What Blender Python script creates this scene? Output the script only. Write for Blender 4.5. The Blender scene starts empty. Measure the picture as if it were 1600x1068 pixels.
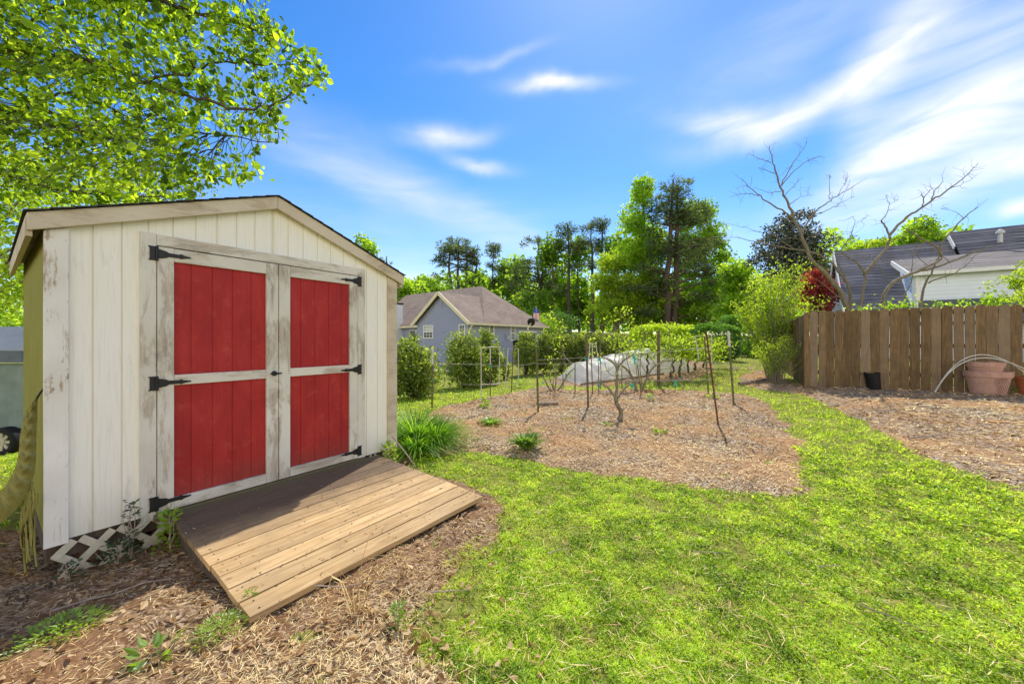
import bpy, math, random
import numpy as np
from mathutils import Matrix, Vector, Euler
rng = np.random.default_rng(7); random.seed(7)
sc = bpy.context.scene
COL = sc.collection
R = math.radians
# ------------------------------------------------------------------ camera geometry
FP, CX, HY, ZC = 590.0, 800.0, 531.0, 1.45        # focal length, centre, horizon and eye height the photo was taken with
def P(px, py, Y):
    return np.array([(px-CX)/FP*Y, Y, ZC+(HY-py)/FP*Y])
# ------------------------------------------------------------------ terrain
CP = [(0,1.2,0),(2,1.5,0),(-2,1.3,.02),(4,2,.04),(1,3,0),(2.2,3.4,0),(3.8,3,.05),(-1.3,1.9,.02),(-.2,3.5,0),
 (-2.85,2.3,-.06),(-2.3,3.0,-.03),(-1.35,4.37,.04),(-3.2,5.7,.05),(-4.6,3.4,.05),(-5,1.5,.05),(-8.5,4,-.35),(-9.4,7,-.7),(-6.5,6,-.15),
 (0,4.65,0),(1.1,4.1,.0),(1.9,6.6,.06),(3.2,6.0,.09),(3.4,10.2,.08),(5.3,9.5,.12),(7.36,9.5,.26),(10.55,7.78,.316),(4.6,4.2,.12),(6.5,4.8,.2),
 (-1.7,8,.02),(-2.9,10.5,-.13),(-1.4,13,-.18),(.7,16,-.1),(-2.7,16,-.2),(2.5,12,.05),(5.0,12.0,.28),(5.6,18,.5),(9,14,.5),
 (16,25,.75),(-3,26,-.7),(-7,30,-.9),(2,33,-.1),(6,34,1.1),(9,45,2.2),(0,52,2.6),(-12,30,-1),(-15,50,.4),(20,45,2.0),(14,16,.5),(22,17,.6),(12,3,.3),(0,-6,0),(-10,-6,0),(12,-6,.2),(-20,12,-.3)]
CPa = np.array(CP, float)
def _phi(r): return np.sqrt(r*r+.8)
_d = np.sqrt(((CPa[:,None,:2]-CPa[None,:,:2])**2).sum(-1))
_A = _phi(_d)+np.eye(len(CPa))*0.02
_A = np.block([[_A, np.ones((len(CPa),1))],[np.ones((1,len(CPa))), np.zeros((1,1))]])
_w = np.linalg.solve(_A, np.concatenate([CPa[:,2],[0]]))
def G(x, y):
    x = np.asarray(x, float); y = np.asarray(y, float); sh = np.broadcast(x,y).shape
    x = np.broadcast_to(x,sh).ravel(); y = np.broadcast_to(y,sh).ravel()
    out = np.empty(len(x))
    for i in range(0, len(x), 20000):
        d = np.sqrt((x[i:i+20000,None]-CPa[None,:,0])**2+(y[i:i+20000,None]-CPa[None,:,1])**2)
        out[i:i+20000] = _phi(d)@_w[:-1]+_w[-1]
    r = np.hypot(x, y-15); t = np.clip((r-38)/40,0,1); t = t*t*(3-2*t)
    out = out*(1-t)+1.8*t
    return out.reshape(sh) if sh else float(out[0])
def gp(px, py):
    "the point of the ground seen at a pixel of the photograph"
    py = max(py, HY+9)
    Y = .6
    while Y < 60:
        p = P(px,py,Y)
        if p[2] < G(p[0],p[1]):
            a, b = Y*.97-.02, Y
            for _ in range(18):
                m = (a+b)/2; q = P(px,py,m)
                if q[2] < G(q[0],q[1]): b = m
                else: a = m
            q = P(px,py,b); q[2] = G(q[0],q[1]); return q
        Y = Y*1.02+.01
    p = P(px,py,40.); p[2] = G(p[0],p[1]); return p
# smooth value noise on the CPU
def vnoise(x, y, s=1.0, seed=0):
    r = np.random.default_rng(seed+99); T = r.random((64,64))
    x = np.asarray(x)*s+500; y = np.asarray(y)*s+500
    xi = np.floor(x).astype(int); yi = np.floor(y).astype(int); fx = x-xi; fy = y-yi
    fx = fx*fx*(3-2*fx); fy = fy*fy*(3-2*fy)
    a=T[xi%64,yi%64]; b=T[(xi+1)%64,yi%64]; c=T[xi%64,(yi+1)%64]; d=T[(xi+1)%64,(yi+1)%64]
    return (a*(1-fx)+b*fx)*(1-fy)+(c*(1-fx)+d*fx)*fy
def inpoly(x, y, poly):
    ins = np.zeros(len(x), bool); n = len(poly)
    for i in range(n):
        x1,y1 = poly[i]; x2,y2 = poly[(i+1)%n]
        if y1 == y2: continue
        c = ((y1>y)!=(y2>y)) & (x < (x2-x1)*(y-y1)/(y2-y1)+x1)
        ins ^= c
    return ins
def polydist(x, y, poly):
    d = np.full(len(x), 1e9); n = len(poly)
    for i in range(n):
        ax,ay = poly[i]; bx,by = poly[(i+1)%n]
        vx,vy = bx-ax, by-ay; L = vx*vx+vy*vy+1e-12
        t = np.clip(((x-ax)*vx+(y-ay)*vy)/L,0,1)
        d = np.minimum(d, np.hypot(x-ax-t*vx, y-ay-t*vy))
    return np.where(inpoly(x,y,poly), d, -d)
# ------------------------------------------------------------------ mesh builder
class MB:
    def __init__(s): s.V=[]; s.F=[]; s.val=[]; s.n=0
    def add(s, V, F, v=.5):
        V = np.asarray(V,float).reshape(-1,3); F = np.asarray(F,np.int64)
        s.V.append(V); s.F.append(F+s.n); s.n += len(V)
        v = np.asarray(v,float)
        s.val.append(np.full(len(F), float(v)) if v.ndim==0 else v)
        return s
    def quadbox(s, P8, v=.5):
        return s.add(P8, [[0,3,2,1],[4,5,6,7],[0,1,5,4],[1,2,6,5],[2,3,7,6],[3,0,4,7]], v)
    def box(s, x0,x1,y0,y1,z0,z1, v=.5):
        return s.quadbox([(x0,y0,z0),(x1,y0,z0),(x1,y1,z0),(x0,y1,z0),(x0,y0,z1),(x1,y0,z1),(x1,y1,z1),(x0,y1,z1)], v)
    def bar(s, p0, p1, w, h, up=(0,0,1), v=.5):
        p0=np.array(p0,float); p1=np.array(p1,float); d=p1-p0; d/=np.linalg.norm(d)+1e-9
        u=np.array(up,float); a=np.cross(d,u)
        if np.linalg.norm(a)<1e-4: a=np.cross(d,(1,0,0))
        a/=np.linalg.norm(a); b=np.cross(a,d); a=a*w/2; b=b*h/2
        return s.quadbox([p0-a-b,p0+a-b,p1+a-b,p1-a-b,p0-a+b,p0+a+b,p1+a+b,p1-a+b][0:8], v)
    def tube(s, pts, rad, n=6, v=.5, caps=True):
        pts=np.asarray(pts,float); m=len(pts); rad=np.broadcast_to(np.asarray(rad,float),(m,))
        t=np.gradient(pts,axis=0); t/=np.linalg.norm(t,axis=1,keepdims=True)+1e-9
        ref=np.array([0,0,1.]) if abs(t[:,2]).mean()<.8 else np.array([1.,0,0])
        a=np.cross(t,ref); a/=np.linalg.norm(a,axis=1,keepdims=True)+1e-9; b=np.cross(t,a)
        th=np.arange(n)/n*2*np.pi
        V=pts[:,None]+rad[:,None,None]*(a[:,None]*np.cos(th)[None,:,None]+b[:,None]*np.sin(th)[None,:,None])
        F=[]
        i=np.arange(m-1)[:,None]*n; j=np.arange(n)[None]; j2=(j+1)%n
        F=np.stack([i+j,i+j2,i+n+j2,i+n+j],-1).reshape(-1,4)
        s.add(V.reshape(-1,3),F,v)
        if caps:
            for k in (0,m-1):
                c=np.vstack([V[k],pts[k]]); jj=np.arange(n)
                s.add(c,np.stack([jj,(jj+1)%n,np.full(n,n)],-1),v)
        return s
    def lathe(s, c, prof, n=28, v=.5):
        prof=np.asarray(prof,float); th=np.arange(n)/n*2*np.pi; m=len(prof)
        V=np.stack([c[0]+prof[:,0:1]*np.cos(th),c[1]+prof[:,0:1]*np.sin(th),c[2]+np.repeat(prof[:,1:2],n,1)],-1)
        i=np.arange(m-1)[:,None]*n; j=np.arange(n)[None]; j2=(j+1)%n
        return s.add(V.reshape(-1,3),np.stack([i+j,i+j2,i+n+j2,i+n+j],-1).reshape(-1,4),v)
    def poly(s, pts, v=.5):
        return s.add(pts,[list(range(len(pts)))],v)
    def leaves(s, C, L, W, dirs=None, v=None, shape=4, fold=.15, flat=0.0):
        C=np.asarray(C,float); n=len(C); L=np.broadcast_to(L,(n,))[:,None]; W=np.broadcast_to(W,(n,))[:,None]
        if dirs is None: dirs=rng.normal(size=(n,3))
        dirs=dirs/(np.linalg.norm(dirs,axis=1,keepdims=True)+1e-9)
        q=rng.normal(size=(n,3)); q[:,2]+=flat*4*np.sign(q[:,2])
        sd=np.cross(dirs,q); sd/=np.linalg.norm(sd,axis=1,keepdims=True)+1e-9
        nm=np.cross(sd,dirs)
        if v is None: v=rng.random(n)
        if shape==4:
            V=np.stack([C,C+dirs*L*.45+sd*W*.5+nm*W*fold,C+dirs*L,C+dirs*L*.45-sd*W*.5+nm*W*fold],1).reshape(-1,3)
            F=np.arange(4*n).reshape(n,4); s.add(V,F,v)
        elif shape==3:
            V=np.stack([C-sd*W*.5,C+sd*W*.5,C+dirs*L],1).reshape(-1,3)
            s.add(V,np.arange(3*n).reshape(n,3),v)
        else:
            V=np.stack([C,C+dirs*L*.28+sd*W*.46+nm*W*fold,C+dirs*L*.62+sd*W*.40+nm*W*fold-nm*L*.05,C+dirs*L-nm*L*.14,
                        C+dirs*L*.62-sd*W*.40+nm*W*fold-nm*L*.05,C+dirs*L*.28-sd*W*.46+nm*W*fold],1).reshape(-1,3)
            b=np.arange(n)[:,None]*6
            F=np.concatenate([b+np.array([0,1,2,3]),b+np.array([0,3,4,5])]); s.add(V,F,np.concatenate([v,v]))
        return s
    def build(s, name, mat, parent=None, local=False, origin=None, smooth=False):
        V=np.vstack(s.V)
        if parent is not None and not local:
            V=V-np.array(parent.location)
        if origin is not None: V=V-np.array(origin)
        sizes=np.concatenate([np.full(len(f),f.shape[1]) for f in s.F]); loops=np.concatenate([f.ravel() for f in s.F])
        me=bpy.data.meshes.new(name); me.vertices.add(len(V)); me.vertices.foreach_set('co',V.astype(np.float32).ravel())
        me.loops.add(len(loops)); me.loops.foreach_set('vertex_index',loops.astype(np.int32))
        me.polygons.add(len(sizes)); st=np.concatenate([[0],np.cumsum(sizes)[:-1]])
        me.polygons.foreach_set('loop_start',st.astype(np.int32))
        try: me.polygons.foreach_set('loop_total',sizes.astype(np.int32))
        except Exception: pass
        me.polygons.foreach_set('use_smooth',np.full(len(sizes),bool(smooth)))
        at=me.attributes.new('v','FLOAT','FACE'); at.data.foreach_set('value',np.concatenate(s.val).astype(np.float32))
        me.update(calc_edges=True); me.validate()
        if mat is not None: me.materials.append(mat)
        o=bpy.data.objects.new(name,me); COL.objects.link(o)
        if parent is not None: o.parent=parent
        if origin is not None: o.location=origin
        return o
def tag(o, label, cat, group=None, kind=None):
    if label: o['label']=label
    if cat: o['category']=cat
    if group: o['group']=group
    if kind: o['kind']=kind
    return o
def struct(o): o['kind']='structure'; return o
def thing(name, label, cat, loc=(0,0,0), rotz=0, group=None):
    o=bpy.data.objects.new(name,None); COL.objects.link(o); o.location=tuple(float(a) for a in loc); o.rotation_euler=(0,0,rotz)
    o.empty_display_size=.2
    return tag(o,label,cat,group)
def bevel(o, w=.004, seg=2):
    m=o.modifiers.new('bevel','BEVEL'); m.width=w; m.segments=seg; m.limit_method='ANGLE'; m.angle_limit=R(40); return o
# ------------------------------------------------------------------ materials
class NT:
    def __init__(s, name):
        s.m=bpy.data.materials.new(name); s.m.use_nodes=True; s.t=s.m.node_tree; s.t.nodes.clear()
        s.out=s.n('ShaderNodeOutputMaterial'); s._tc=None
    def n(s, typ, **kw):
        o=s.t.nodes.new(typ)
        for k,v in kw.items(): setattr(o,k,v)
        return o
    def set(s, sock, v):
        if hasattr(v,'is_linked') or isinstance(v,bpy.types.NodeSocket): s.t.links.new(v,sock)
        elif isinstance(v,(tuple,list)) and len(v)==3 and sock.type=='RGBA': sock.default_value=(*v,1)
        else: sock.default_value=v
    def tc(s, which='Object'):
        if s._tc is None: s._tc=s.n('ShaderNodeTexCoord')
        return s._tc.outputs[which]
    def pos(s): return s.n('ShaderNodeNewGeometry').outputs['Position']
    def map(s, vec, scale=(1,1,1), loc=(0,0,0), rot=(0,0,0)):
        o=s.n('ShaderNodeMapping'); s.set(o.inputs['Vector'],vec); o.inputs['Scale'].default_value=scale; o.inputs['Location'].default_value=loc; o.inputs['Rotation'].default_value=rot
        return o.outputs[0]
    def noise(s, vec, scale=5, detail=4, rough=.55, dist=0, out='Fac'):
        o=s.n('ShaderNodeTexNoise'); s.set(o.inputs['Vector'],vec); o.inputs['Scale'].default_value=scale; o.inputs['Detail'].default_value=detail
        o.inputs['Roughness'].default_value=rough; o.inputs['Distortion'].default_value=dist; return o.outputs[out]
    def vor(s, vec, scale=5, out='Distance', feature='F1', rand=1):
        o=s.n('ShaderNodeTexVoronoi',feature=feature); s.set(o.inputs['Vector'],vec); o.inputs['Scale'].default_value=scale; o.inputs['Randomness'].default_value=rand
        return o.outputs[out]
    def ramp(s, fac, stops, interp='LINEAR'):
        o=s.n('ShaderNodeValToRGB'); s.set(o.inputs[0],fac); e=o.color_ramp.elements; o.color_ramp.interpolation=interp
        while len(e)<len(stops): e.new(.5)
        for k,(p,c) in enumerate(stops):
            e[k].position=p; e[k].color=(c,c,c,1) if isinstance(c,(int,float)) else (*c,1)
        return o.outputs[0]
    def mix(s, fac, a, b, mode='MIX'):
        o=s.n('ShaderNodeMix',data_type='RGBA',blend_type=mode); s.set(o.inputs[0],fac); s.set(o.inputs[6],a); s.set(o.inputs[7],b); return o.outputs[2]
    def math(s, op, a, b=0.0, c=0.0, clamp=False):
        o=s.n('ShaderNodeMath',operation=op,use_clamp=clamp); s.set(o.inputs[0],a); s.set(o.inputs[1],b)
        if op in ('MULTIPLY_ADD','SMOOTH_MIN'): s.set(o.inputs[2],c)
        return o.outputs[0]
    def attr(s, name='v'): return s.n('ShaderNodeAttribute',attribute_name=name).outputs['Fac']
    def bump(s, h, strength=.3, dist=.01):
        o=s.n('ShaderNodeBump'); s.set(o.inputs['Height'],h); o.inputs['Strength'].default_value=strength; o.inputs['Distance'].default_value=dist; return o.outputs[0]
    def bsdf(s, col, rough=.8, normal=None, metal=0, spec=.3, **kw):
        o=s.n('ShaderNodeBsdfPrincipled'); s.set(o.inputs['Base Color'],col); s.set(o.inputs['Roughness'],rough); o.inputs['Metallic'].default_value=metal
        o.inputs['Specular IOR Level'].default_value=spec
        if normal is not None: s.set(o.inputs['Normal'],normal)
        for k,v in kw.items(): s.set(o.inputs[k],v)
        s.t.links.new(o.outputs[0],s.out.inputs[0]); return s.m
    def foliage(s, col, tcol, tf=.5, rough=.6, gloss=.08):
        d=s.n('ShaderNodeBsdfDiffuse'); s.set(d.inputs[0],col); t=s.n('ShaderNodeBsdfTranslucent'); s.set(t.inputs[0],tcol)
        g=s.n('ShaderNodeBsdfGlossy'); g.inputs['Roughness'].default_value=rough*.7; g.inputs[0].default_value=(.9,.95,.85,1)
        a=s.n('ShaderNodeMixShader'); a.inputs[0].default_value=tf; s.t.links.new(d.outputs[0],a.inputs[1]); s.t.links.new(t.outputs[0],a.inputs[2])
        b=s.n('ShaderNodeMixShader'); b.inputs[0].default_value=gloss; s.t.links.new(a.outputs[0],b.inputs[1]); s.t.links.new(g.outputs[0],b.inputs[2])
        s.t.links.new(b.outputs[0],s.out.inputs[0]); return s.m
M={}
def leafmat(name, dark, mid, light, tf=.5, tboost=1.7, gloss=.06, dif=.62):
    k=NT(name); c=k.ramp(k.attr(),[(0,dark),(.5,mid),(1,light)]); dc=k.mix(1.0,c,(dif,dif,dif*.8),'MULTIPLY')
    tc=k.mix(1.0,c,(tboost*1.12,tboost*1.12,tboost*.45),'MULTIPLY')
    M[name]=k.foliage(dc,tc,tf,gloss=gloss); return M[name]
def plain(name, col, rough=.7, var=.15, scale=8, bump=.15, metal=0, spec=.3, stretch=(1,1,1)):
    k=NT(name); n=k.noise(k.map(k.tc(),stretch),scale,5,.6); lo=tuple(c*(1-var) for c in col); hi=tuple(min(1,c*(1+var)) for c in col)
    M[name]=k.bsdf(k.ramp(n,[(.3,lo),(.7,hi)]),rough,k.bump(n,bump,.004),metal,spec); return M[name]
def painted(name, axis, paint, wood, lo=.52, hi=.62, dirt=(.42,.38,.28), patch=2.2):
    "old paint flaking off grained boards; axis = direction of the grain"
    k=NT(name); st={'z':(1,1,.06),'x':(.06,1,1),'y':(1,.06,1)}[axis]; st2={'z':(1,1,.3),'x':(.3,1,1),'y':(1,.3,1)}[axis]
    g=k.noise(k.map(k.tc(),st),55,6,.65); p=k.noise(k.map(k.tc(),st2),patch*3,9,.74,.5); big=k.noise(k.tc(),1.9,3,.5)
    f=k.math('ADD',k.math('MULTIPLY',p,.75),k.math('MULTIPLY',g,.25)); f=k.math('ADD',f,k.math('MULTIPLY',k.math('SUBTRACT',big,.5),.35))
    m=k.ramp(f,[(lo,0),(hi,1)])
    wc=k.ramp(g,[(.3,tuple(c*.55 for c in wood)),(.5,wood),(.75,tuple(min(1,c*1.5) for c in wood))])
    pc=k.mix(k.ramp(big,[(.35,0.0),(.75,.55)]),paint,dirt); pc=k.mix(k.ramp(g,[(.2,.18),(.5,0)]),pc,tuple(c*.5 for c in paint))
    sp=k.vor(k.map(k.tc(),st2),38,'Distance'); pc=k.mix(k.ramp(sp,[(.05,.45),(.14,0)]),pc,wood)
    h=k.math('ADD',k.math('MULTIPLY',m,-.4),g)
    M[name]=k.bsdf(k.mix(m,pc,wc),.75,k.bump(h,.45,.004),0,.25); return M[name]
# ------------------------------------------------------------------ camera, sun, sky
cd=bpy.data.cameras.new('camera'); cam=bpy.data.objects.new('camera',cd); COL.objects.link(cam)
cam.location=(0,0,ZC); cam.rotation_euler=(R(90),0,0); cd.sensor_width=36; cd.lens=36*FP/1600; cd.shift_y=-3/1600; cd.clip_start=.05; cd.clip_end=3000
sc.camera=cam
SUN_AZ, SUN_EL = 15.0, 52.0
sd=bpy.data.lights.new('sun','SUN'); so=bpy.data.objects.new('sun',sd); COL.objects.link(so); sd.energy=5.0; sd.angle=R(.53); sd.color=(1,.93,.82)
to=Vector((math.sin(R(SUN_AZ))*math.cos(R(SUN_EL)),math.cos(R(SUN_AZ))*math.cos(R(SUN_EL)),math.sin(R(SUN_EL))))
so.rotation_euler=to.to_track_quat('Z','Y').to_euler(); so.location=(3,10,20)
W=bpy.data.worlds.new('World'); sc.world=W; W.use_nodes=True; wt=W.node_tree; wt.nodes.clear()
class WT(NT):
    def __init__(s): s.t=wt; s._tc=None
k=WT()
wo=k.n('ShaderNodeOutputWorld'); bg=k.n('ShaderNodeBackground'); wt.links.new(bg.outputs[0],wo.inputs[0])
sky=k.n('ShaderNodeTexSky',sky_type='NISHITA',sun_disc=False); sky.sun_elevation=R(SUN_EL); sky.sun_rotation=R(SUN_AZ); sky.air_density=1.0; sky.dust_density=.15; sky.ozone_density=3.0
D=k.tc('Generated'); sp=k.n('ShaderNodeSeparateXYZ'); wt.links.new(D,sp.inputs[0]); dx,dy,dz=sp.outputs
el=k.math('ARCSINE',dz); az=k.math('ARCTAN2',dx,dy)
n1=k.n('ShaderNodeTexNoise'); wt.links.new(D,n1.inputs['Vector']); n1.inputs['Scale'].default_value=3.2; n1.inputs['Detail'].default_value=5; n1.inputs['Roughness'].default_value=.5
ns=k.n('ShaderNodeSeparateColor'); wt.links.new(n1.outputs['Color'],ns.inputs[0])
azw=k.math('ADD',az,k.math('MULTIPLY',k.math('SUBTRACT',ns.outputs[0],.5),.16)); elw=k.math('ADD',el,k.math('MULTIPLY',k.math('SUBTRACT',ns.outputs[1],.5),.13))
def cloud(px,py,lx,ly,ang,amp):
    a0=math.atan((px-CX)/FP); e0=math.atan((HY-py)/FP*math.cos(a0)); c=math.cos(a0)
    sx=lx/FP*c*c; sy=ly/FP*c*math.cos(e0)**2; ca,sa=math.cos(R(ang)),math.sin(R(ang))
    a=k.math('SUBTRACT',azw,a0); e=k.math('SUBTRACT',elw,e0)
    u=k.math('ADD',k.math('MULTIPLY',a,ca/sx),k.math('MULTIPLY',e,sa/sx)); w=k.math('SUBTRACT',k.math('MULTIPLY',e,ca/sy),k.math('MULTIPLY',a,sa/sy))
    r=k.math('ADD',k.math('MULTIPLY',u,u),k.math('MULTIPLY',w,w))
    return k.math('MULTIPLY',k.math('EXPONENT',k.math('MULTIPLY',r,-1.0)),amp)
CL=[(1390,110,110,50,60,.62),(1240,175,170,28,8,.6),(1120,195,75,16,-12,.5),(1470,215,200,50,14,.66),(1560,265,170,36,6,.55),(1400,250,150,20,12,.4),(1250,50,260,80,15,.22),
    (1580,130,140,110,0,.30),(1540,60,160,60,20,.22),(870,135,60,13,-4,.85),(770,95,75,9,10,.3),(700,210,60,16,6,.75),(755,258,48,12,-12,.6),(700,330,260,36,-22,.30),(540,270,150,22,-12,.18),
    (680,440,110,22,-5,.5),(1350,330,160,26,0,.22),(1590,325,40,14,0,.7),(1240,390,260,60,0,.2),(600,390,400,80,0,.2)]
cm=None
for c in CL:
    x=cloud(*c); cm=x if cm is None else k.math('ADD',cm,x)
st=k.noise(k.map(D,(2.2,2.2,9),rot=(0,R(8),R(15))),2.4,5,.5,1.0)
cm=k.math('MULTIPLY',cm,k.math('MULTIPLY_ADD',st,1.5,.16))
# broken bright cloud, unseen, added behind the photographer to fill the shed front
bk=k.noise(k.map(D,(1,1,2.2)),2.3,5,.55,.3); bm=k.math('MULTIPLY',k.ramp(bk,[(.33,0),(.52,1)]),k.ramp(k.math('MULTIPLY_ADD',dy,-.5,.5),[(.47,0),(.62,1)]))
bm=k.math('MULTIPLY',bm,k.ramp(el,[(R(22),1),(R(50),0)])); cm=k.math('ADD',cm,bm); cm=k.math('MINIMUM',cm,1.0)
hs=k.n('ShaderNodeHueSaturation'); wt.links.new(sky.outputs[0],hs.inputs['Color']); hs.inputs['Saturation'].default_value=1.34; hs.inputs['Value'].default_value=1.34; hs.inputs['Hue'].default_value=.505
SKYC=hs.outputs[0]
cc=k.mix(k.math('MULTIPLY_ADD',dy,-.5,.5,clamp=False),(7.0,7.1,7.3),(15.5,13.9,11.8))
fin=k.mix(cm,SKYC,cc); wt.links.new(fin,bg.inputs[0]); bg.inputs[1].default_value=.148
sc.view_settings.view_transform='Standard'; sc.view_settings.look='None'; sc.view_settings.exposure=0
sc.cycles.max_bounces=8; sc.cycles.diffuse_bounces=5; sc.cycles.transmission_bounces=6; sc.cycles.use_denoising=True; sc.cycles.sample_clamp_indirect=6
# ------------------------------------------------------------------ ground materials
def straw(name, cols, sc1=34, red=None):
    k=NT(name); p=k.pos(); w=k.noise(p,4,3,.5,out='Color')
    a=k.n('ShaderNodeVectorMath',operation='MULTIPLY_ADD'); k.set(a.inputs[0],w); a.inputs[1].default_value=(.25,.25,.1); k.set(a.inputs[2],p)
    v=k.vor(k.map(a.outputs[0],(1,2.6,1),rot=(0,0,.7)),sc1,'Color'); sv=k.n('ShaderNodeSeparateColor'); k.set(sv.inputs[0],v)
    v2=k.vor(k.map(a.outputs[0],(2.4,1,1),rot=(0,0,.3)),sc1*1.3,'Distance')
    c=k.ramp(sv.outputs[0],cols); big=k.noise(p,1.1,5,.6)
    c=k.mix(k.ramp(v2,[(.25,0),(.85,.55)]),c,(.10,.055,.03))
    if red: c=k.mix(k.ramp(big,[(.42,0),(.62,.8)]),c,red)
    fine=k.noise(p,60,4,.7); c=k.mix(.35,c,k.ramp(fine,[(.3,.45),(.6,1)]),'MULTIPLY')
    M[name]=k.bsdf(c,.95,k.bump(k.math('ADD',sv.outputs[1],fine),.8,.012),0,.1); return M[name]
STR=[(0,(.18,.10,.055)),(.2,(.46,.31,.18)),(.5,(.68,.52,.34)),(.8,(.80,.67,.49)),(1,(.86,.77,.64))]
straw('mulch',[(0,(.09,.045,.022)),(.3,(.28,.175,.09)),(.6,(.54,.39,.23)),(1,(.84,.74,.58))],42,(.52,.29,.13)); straw('clay',[(0,(.06,.033,.018)),(.35,(.22,.135,.07)),(.7,(.42,.28,.16)),(1,(.68,.53,.35))],38,(.28,.145,.07))
k=NT('turf'); p=k.pos(); a=k.noise(p,2.0,5,.6); b=k.noise(p,48,6,.75); c=k.ramp(b,[(.25,(.06,.06,.02)),(.45,(.17,.18,.035)),(.6,(.30,.30,.07)),(.8,(.55,.48,.22))])
c=k.mix(k.ramp(a,[(.45,0),(.75,.55)]),c,(.40,.36,.12)); M['turf']=k.bsdf(c,.95,k.bump(b,.7,.02),0,.05)
leafmat('grass',(.055,.115,.010),(.33,.515,.024),(.78,.90,.14),.5,1.5,.03)
leafmat('chip',(.13,.06,.026),(.80,.54,.28),(1.0,.86,.58),.05,1.0,.0,1.0)
# ------------------------------------------------------------------ the beds
def px_poly(pts): return [tuple((gp(*q)[:2]) if len(q)==2 else q[:2]) for q in pts]     # pixels, or (x, y, 'w') world points
BED_GARDEN=px_poly([(682,640),(720,630),(765,622),(810,612),(850,604),(900,611),(1000,609),(1100,611),(1160,616),(1200,632),(1228,662),(1250,700),(1267,745),(1262,768),(1235,776),(1190,777),(1130,770),(1040,757),(960,741),(880,728),(800,714),(720,708),(690,712),(650,700),(640,670)])
BED_TUNNEL=px_poly([(850,598),(910,605),(985,600),(1040,598),(1095,590),(1120,578),(1115,570),(1080,562),(1030,562),(960,570),(890,580)])
BED_FENCE=px_poly([(1163,602),(1210,610),(1262,619),(1310,638),(1350,662),(1400,688),(1450,712),(1500,733),(1560,754),(1600,768)])+[(5.3,2.6),(9,2.0),(14,5),(12,8.2),(7.5,10.2),(8.4,12.2),(8.0,14.2),(7.6,13)]+px_poly([(1185,572),(1160,590)])
BED_SHED=px_poly([(640,716),(648,730),(700,752),(772,776),(768,800),(742,842),(705,890),(684,940),(695,1000),(735,1066)])+[(-.05,1.2),(-.3,.4),(-.6,-1.5),(-6,-1.5),(-6.5,1.5),(-4.1,2.75),(-3.6,3.0),(-3.2,4.5),(-1.9,5.0)]
def bedmesh(name, poly, mat, step, hmax=.035, bump=.03, seed=0, bb=None):
    a=np.array(poly); x0,y0=a.min(0)-.3; x1,y1=a.max(0)+.3
    xs=np.arange(x0,x1,step); ys=np.arange(y0,y1,step); X,Y=np.meshgrid(xs,ys,indexing='ij'); xf,yf=X.ravel(),Y.ravel()
    d=polydist(xf,yf,poly)+(vnoise(xf,yf,2.2,seed)-.5)*.25+(vnoise(xf,yf,9,seed+1)-.5)*.10
    z=G(xf,yf)+np.clip(d/.16,-1.2,1)*hmax+np.clip(d/.3,0,1)*bump*((vnoise(xf,yf,3,seed+2)-.5)*1.4+(vnoise(xf,yf,11,seed+3)-.5)*.9+(vnoise(xf,yf,27,seed+4)-.5)*.5)
    n0,n1=X.shape; i=np.arange(n0-1)[:,None]*n1+np.arange(n1-1)[None]; F=np.stack([i,i+n1,i+n1+1,i+1],-1).reshape(-1,4)
    F=F[d[F].max(1)>-.16]; u=np.unique(F); re=np.full(len(xf),-1); re[u]=np.arange(len(u))
    mb=MB(); mb.add(np.stack([xf[u],yf[u],z[u]],-1),re[F]); o=mb.build(name,mat,smooth=True); return struct(o)
def bedz(x,y,poly,seed,hmax=.035,bump=.03):
    d=polydist(x,y,poly)+(vnoise(x,y,2.2,seed)-.5)*.25+(vnoise(x,y,9,seed+1)-.5)*.10
    z=G(x,y)+np.clip(d/.16,-1.2,1)*hmax+np.clip(d/.3,0,1)*bump*((vnoise(x,y,3,seed+2)-.5)*1.4+(vnoise(x,y,11,seed+3)-.5)*.9+(vnoise(x,y,27,seed+4)-.5)*.5)
    return z,d
def warp(n,near,far):
    t=np.linspace(-1,1,n); a=5.2; return np.sinh(t*a)/np.sinh(a)*far
gx=np.unique(np.concatenate([warp(150,0,600),np.arange(-14,16,.25)])); gy=np.unique(np.concatenate([15+warp(150,0,600),np.arange(-3,20,.25)]))
X,Y=np.meshgrid(gx,gy,indexing='ij'); Z=G(X,Y); n1=X.shape[1]; i=np.arange(X.shape[0]-1)[:,None]*n1+np.arange(n1-1)[None]
mb=MB(); mb.add(np.stack([X,Y,Z],-1).reshape(-1,3),np.stack([i,i+n1,i+n1+1,i+1],-1).reshape(-1,4)); struct(mb.build('ground',M['turf'],smooth=True))
bedmesh('mulch_bed',BED_GARDEN,M['mulch'],.055,.035,.05,1); bedmesh('mulch_bed',BED_TUNNEL,M['mulch'],.1,.04,.03,11)
bedmesh('mulch_bed',BED_FENCE,M['mulch'],.06,.035,.035,21); bedmesh('soil_bed',BED_SHED,M['clay'],.04,.03,.04,31)
BEDS=[(BED_GARDEN,1,.035,.05),(BED_TUNNEL,11,.04,.03),(BED_FENCE,21,.035,.035),(BED_SHED,31,.03,.04)]
def gz(x,y):
    z=G(x,y)
    for b,s,h,u in BEDS:
        zz,_=bedz(np.array([x]),np.array([y]),b,s,h,u); z=max(z,float(zz[0]))
    return z
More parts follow.
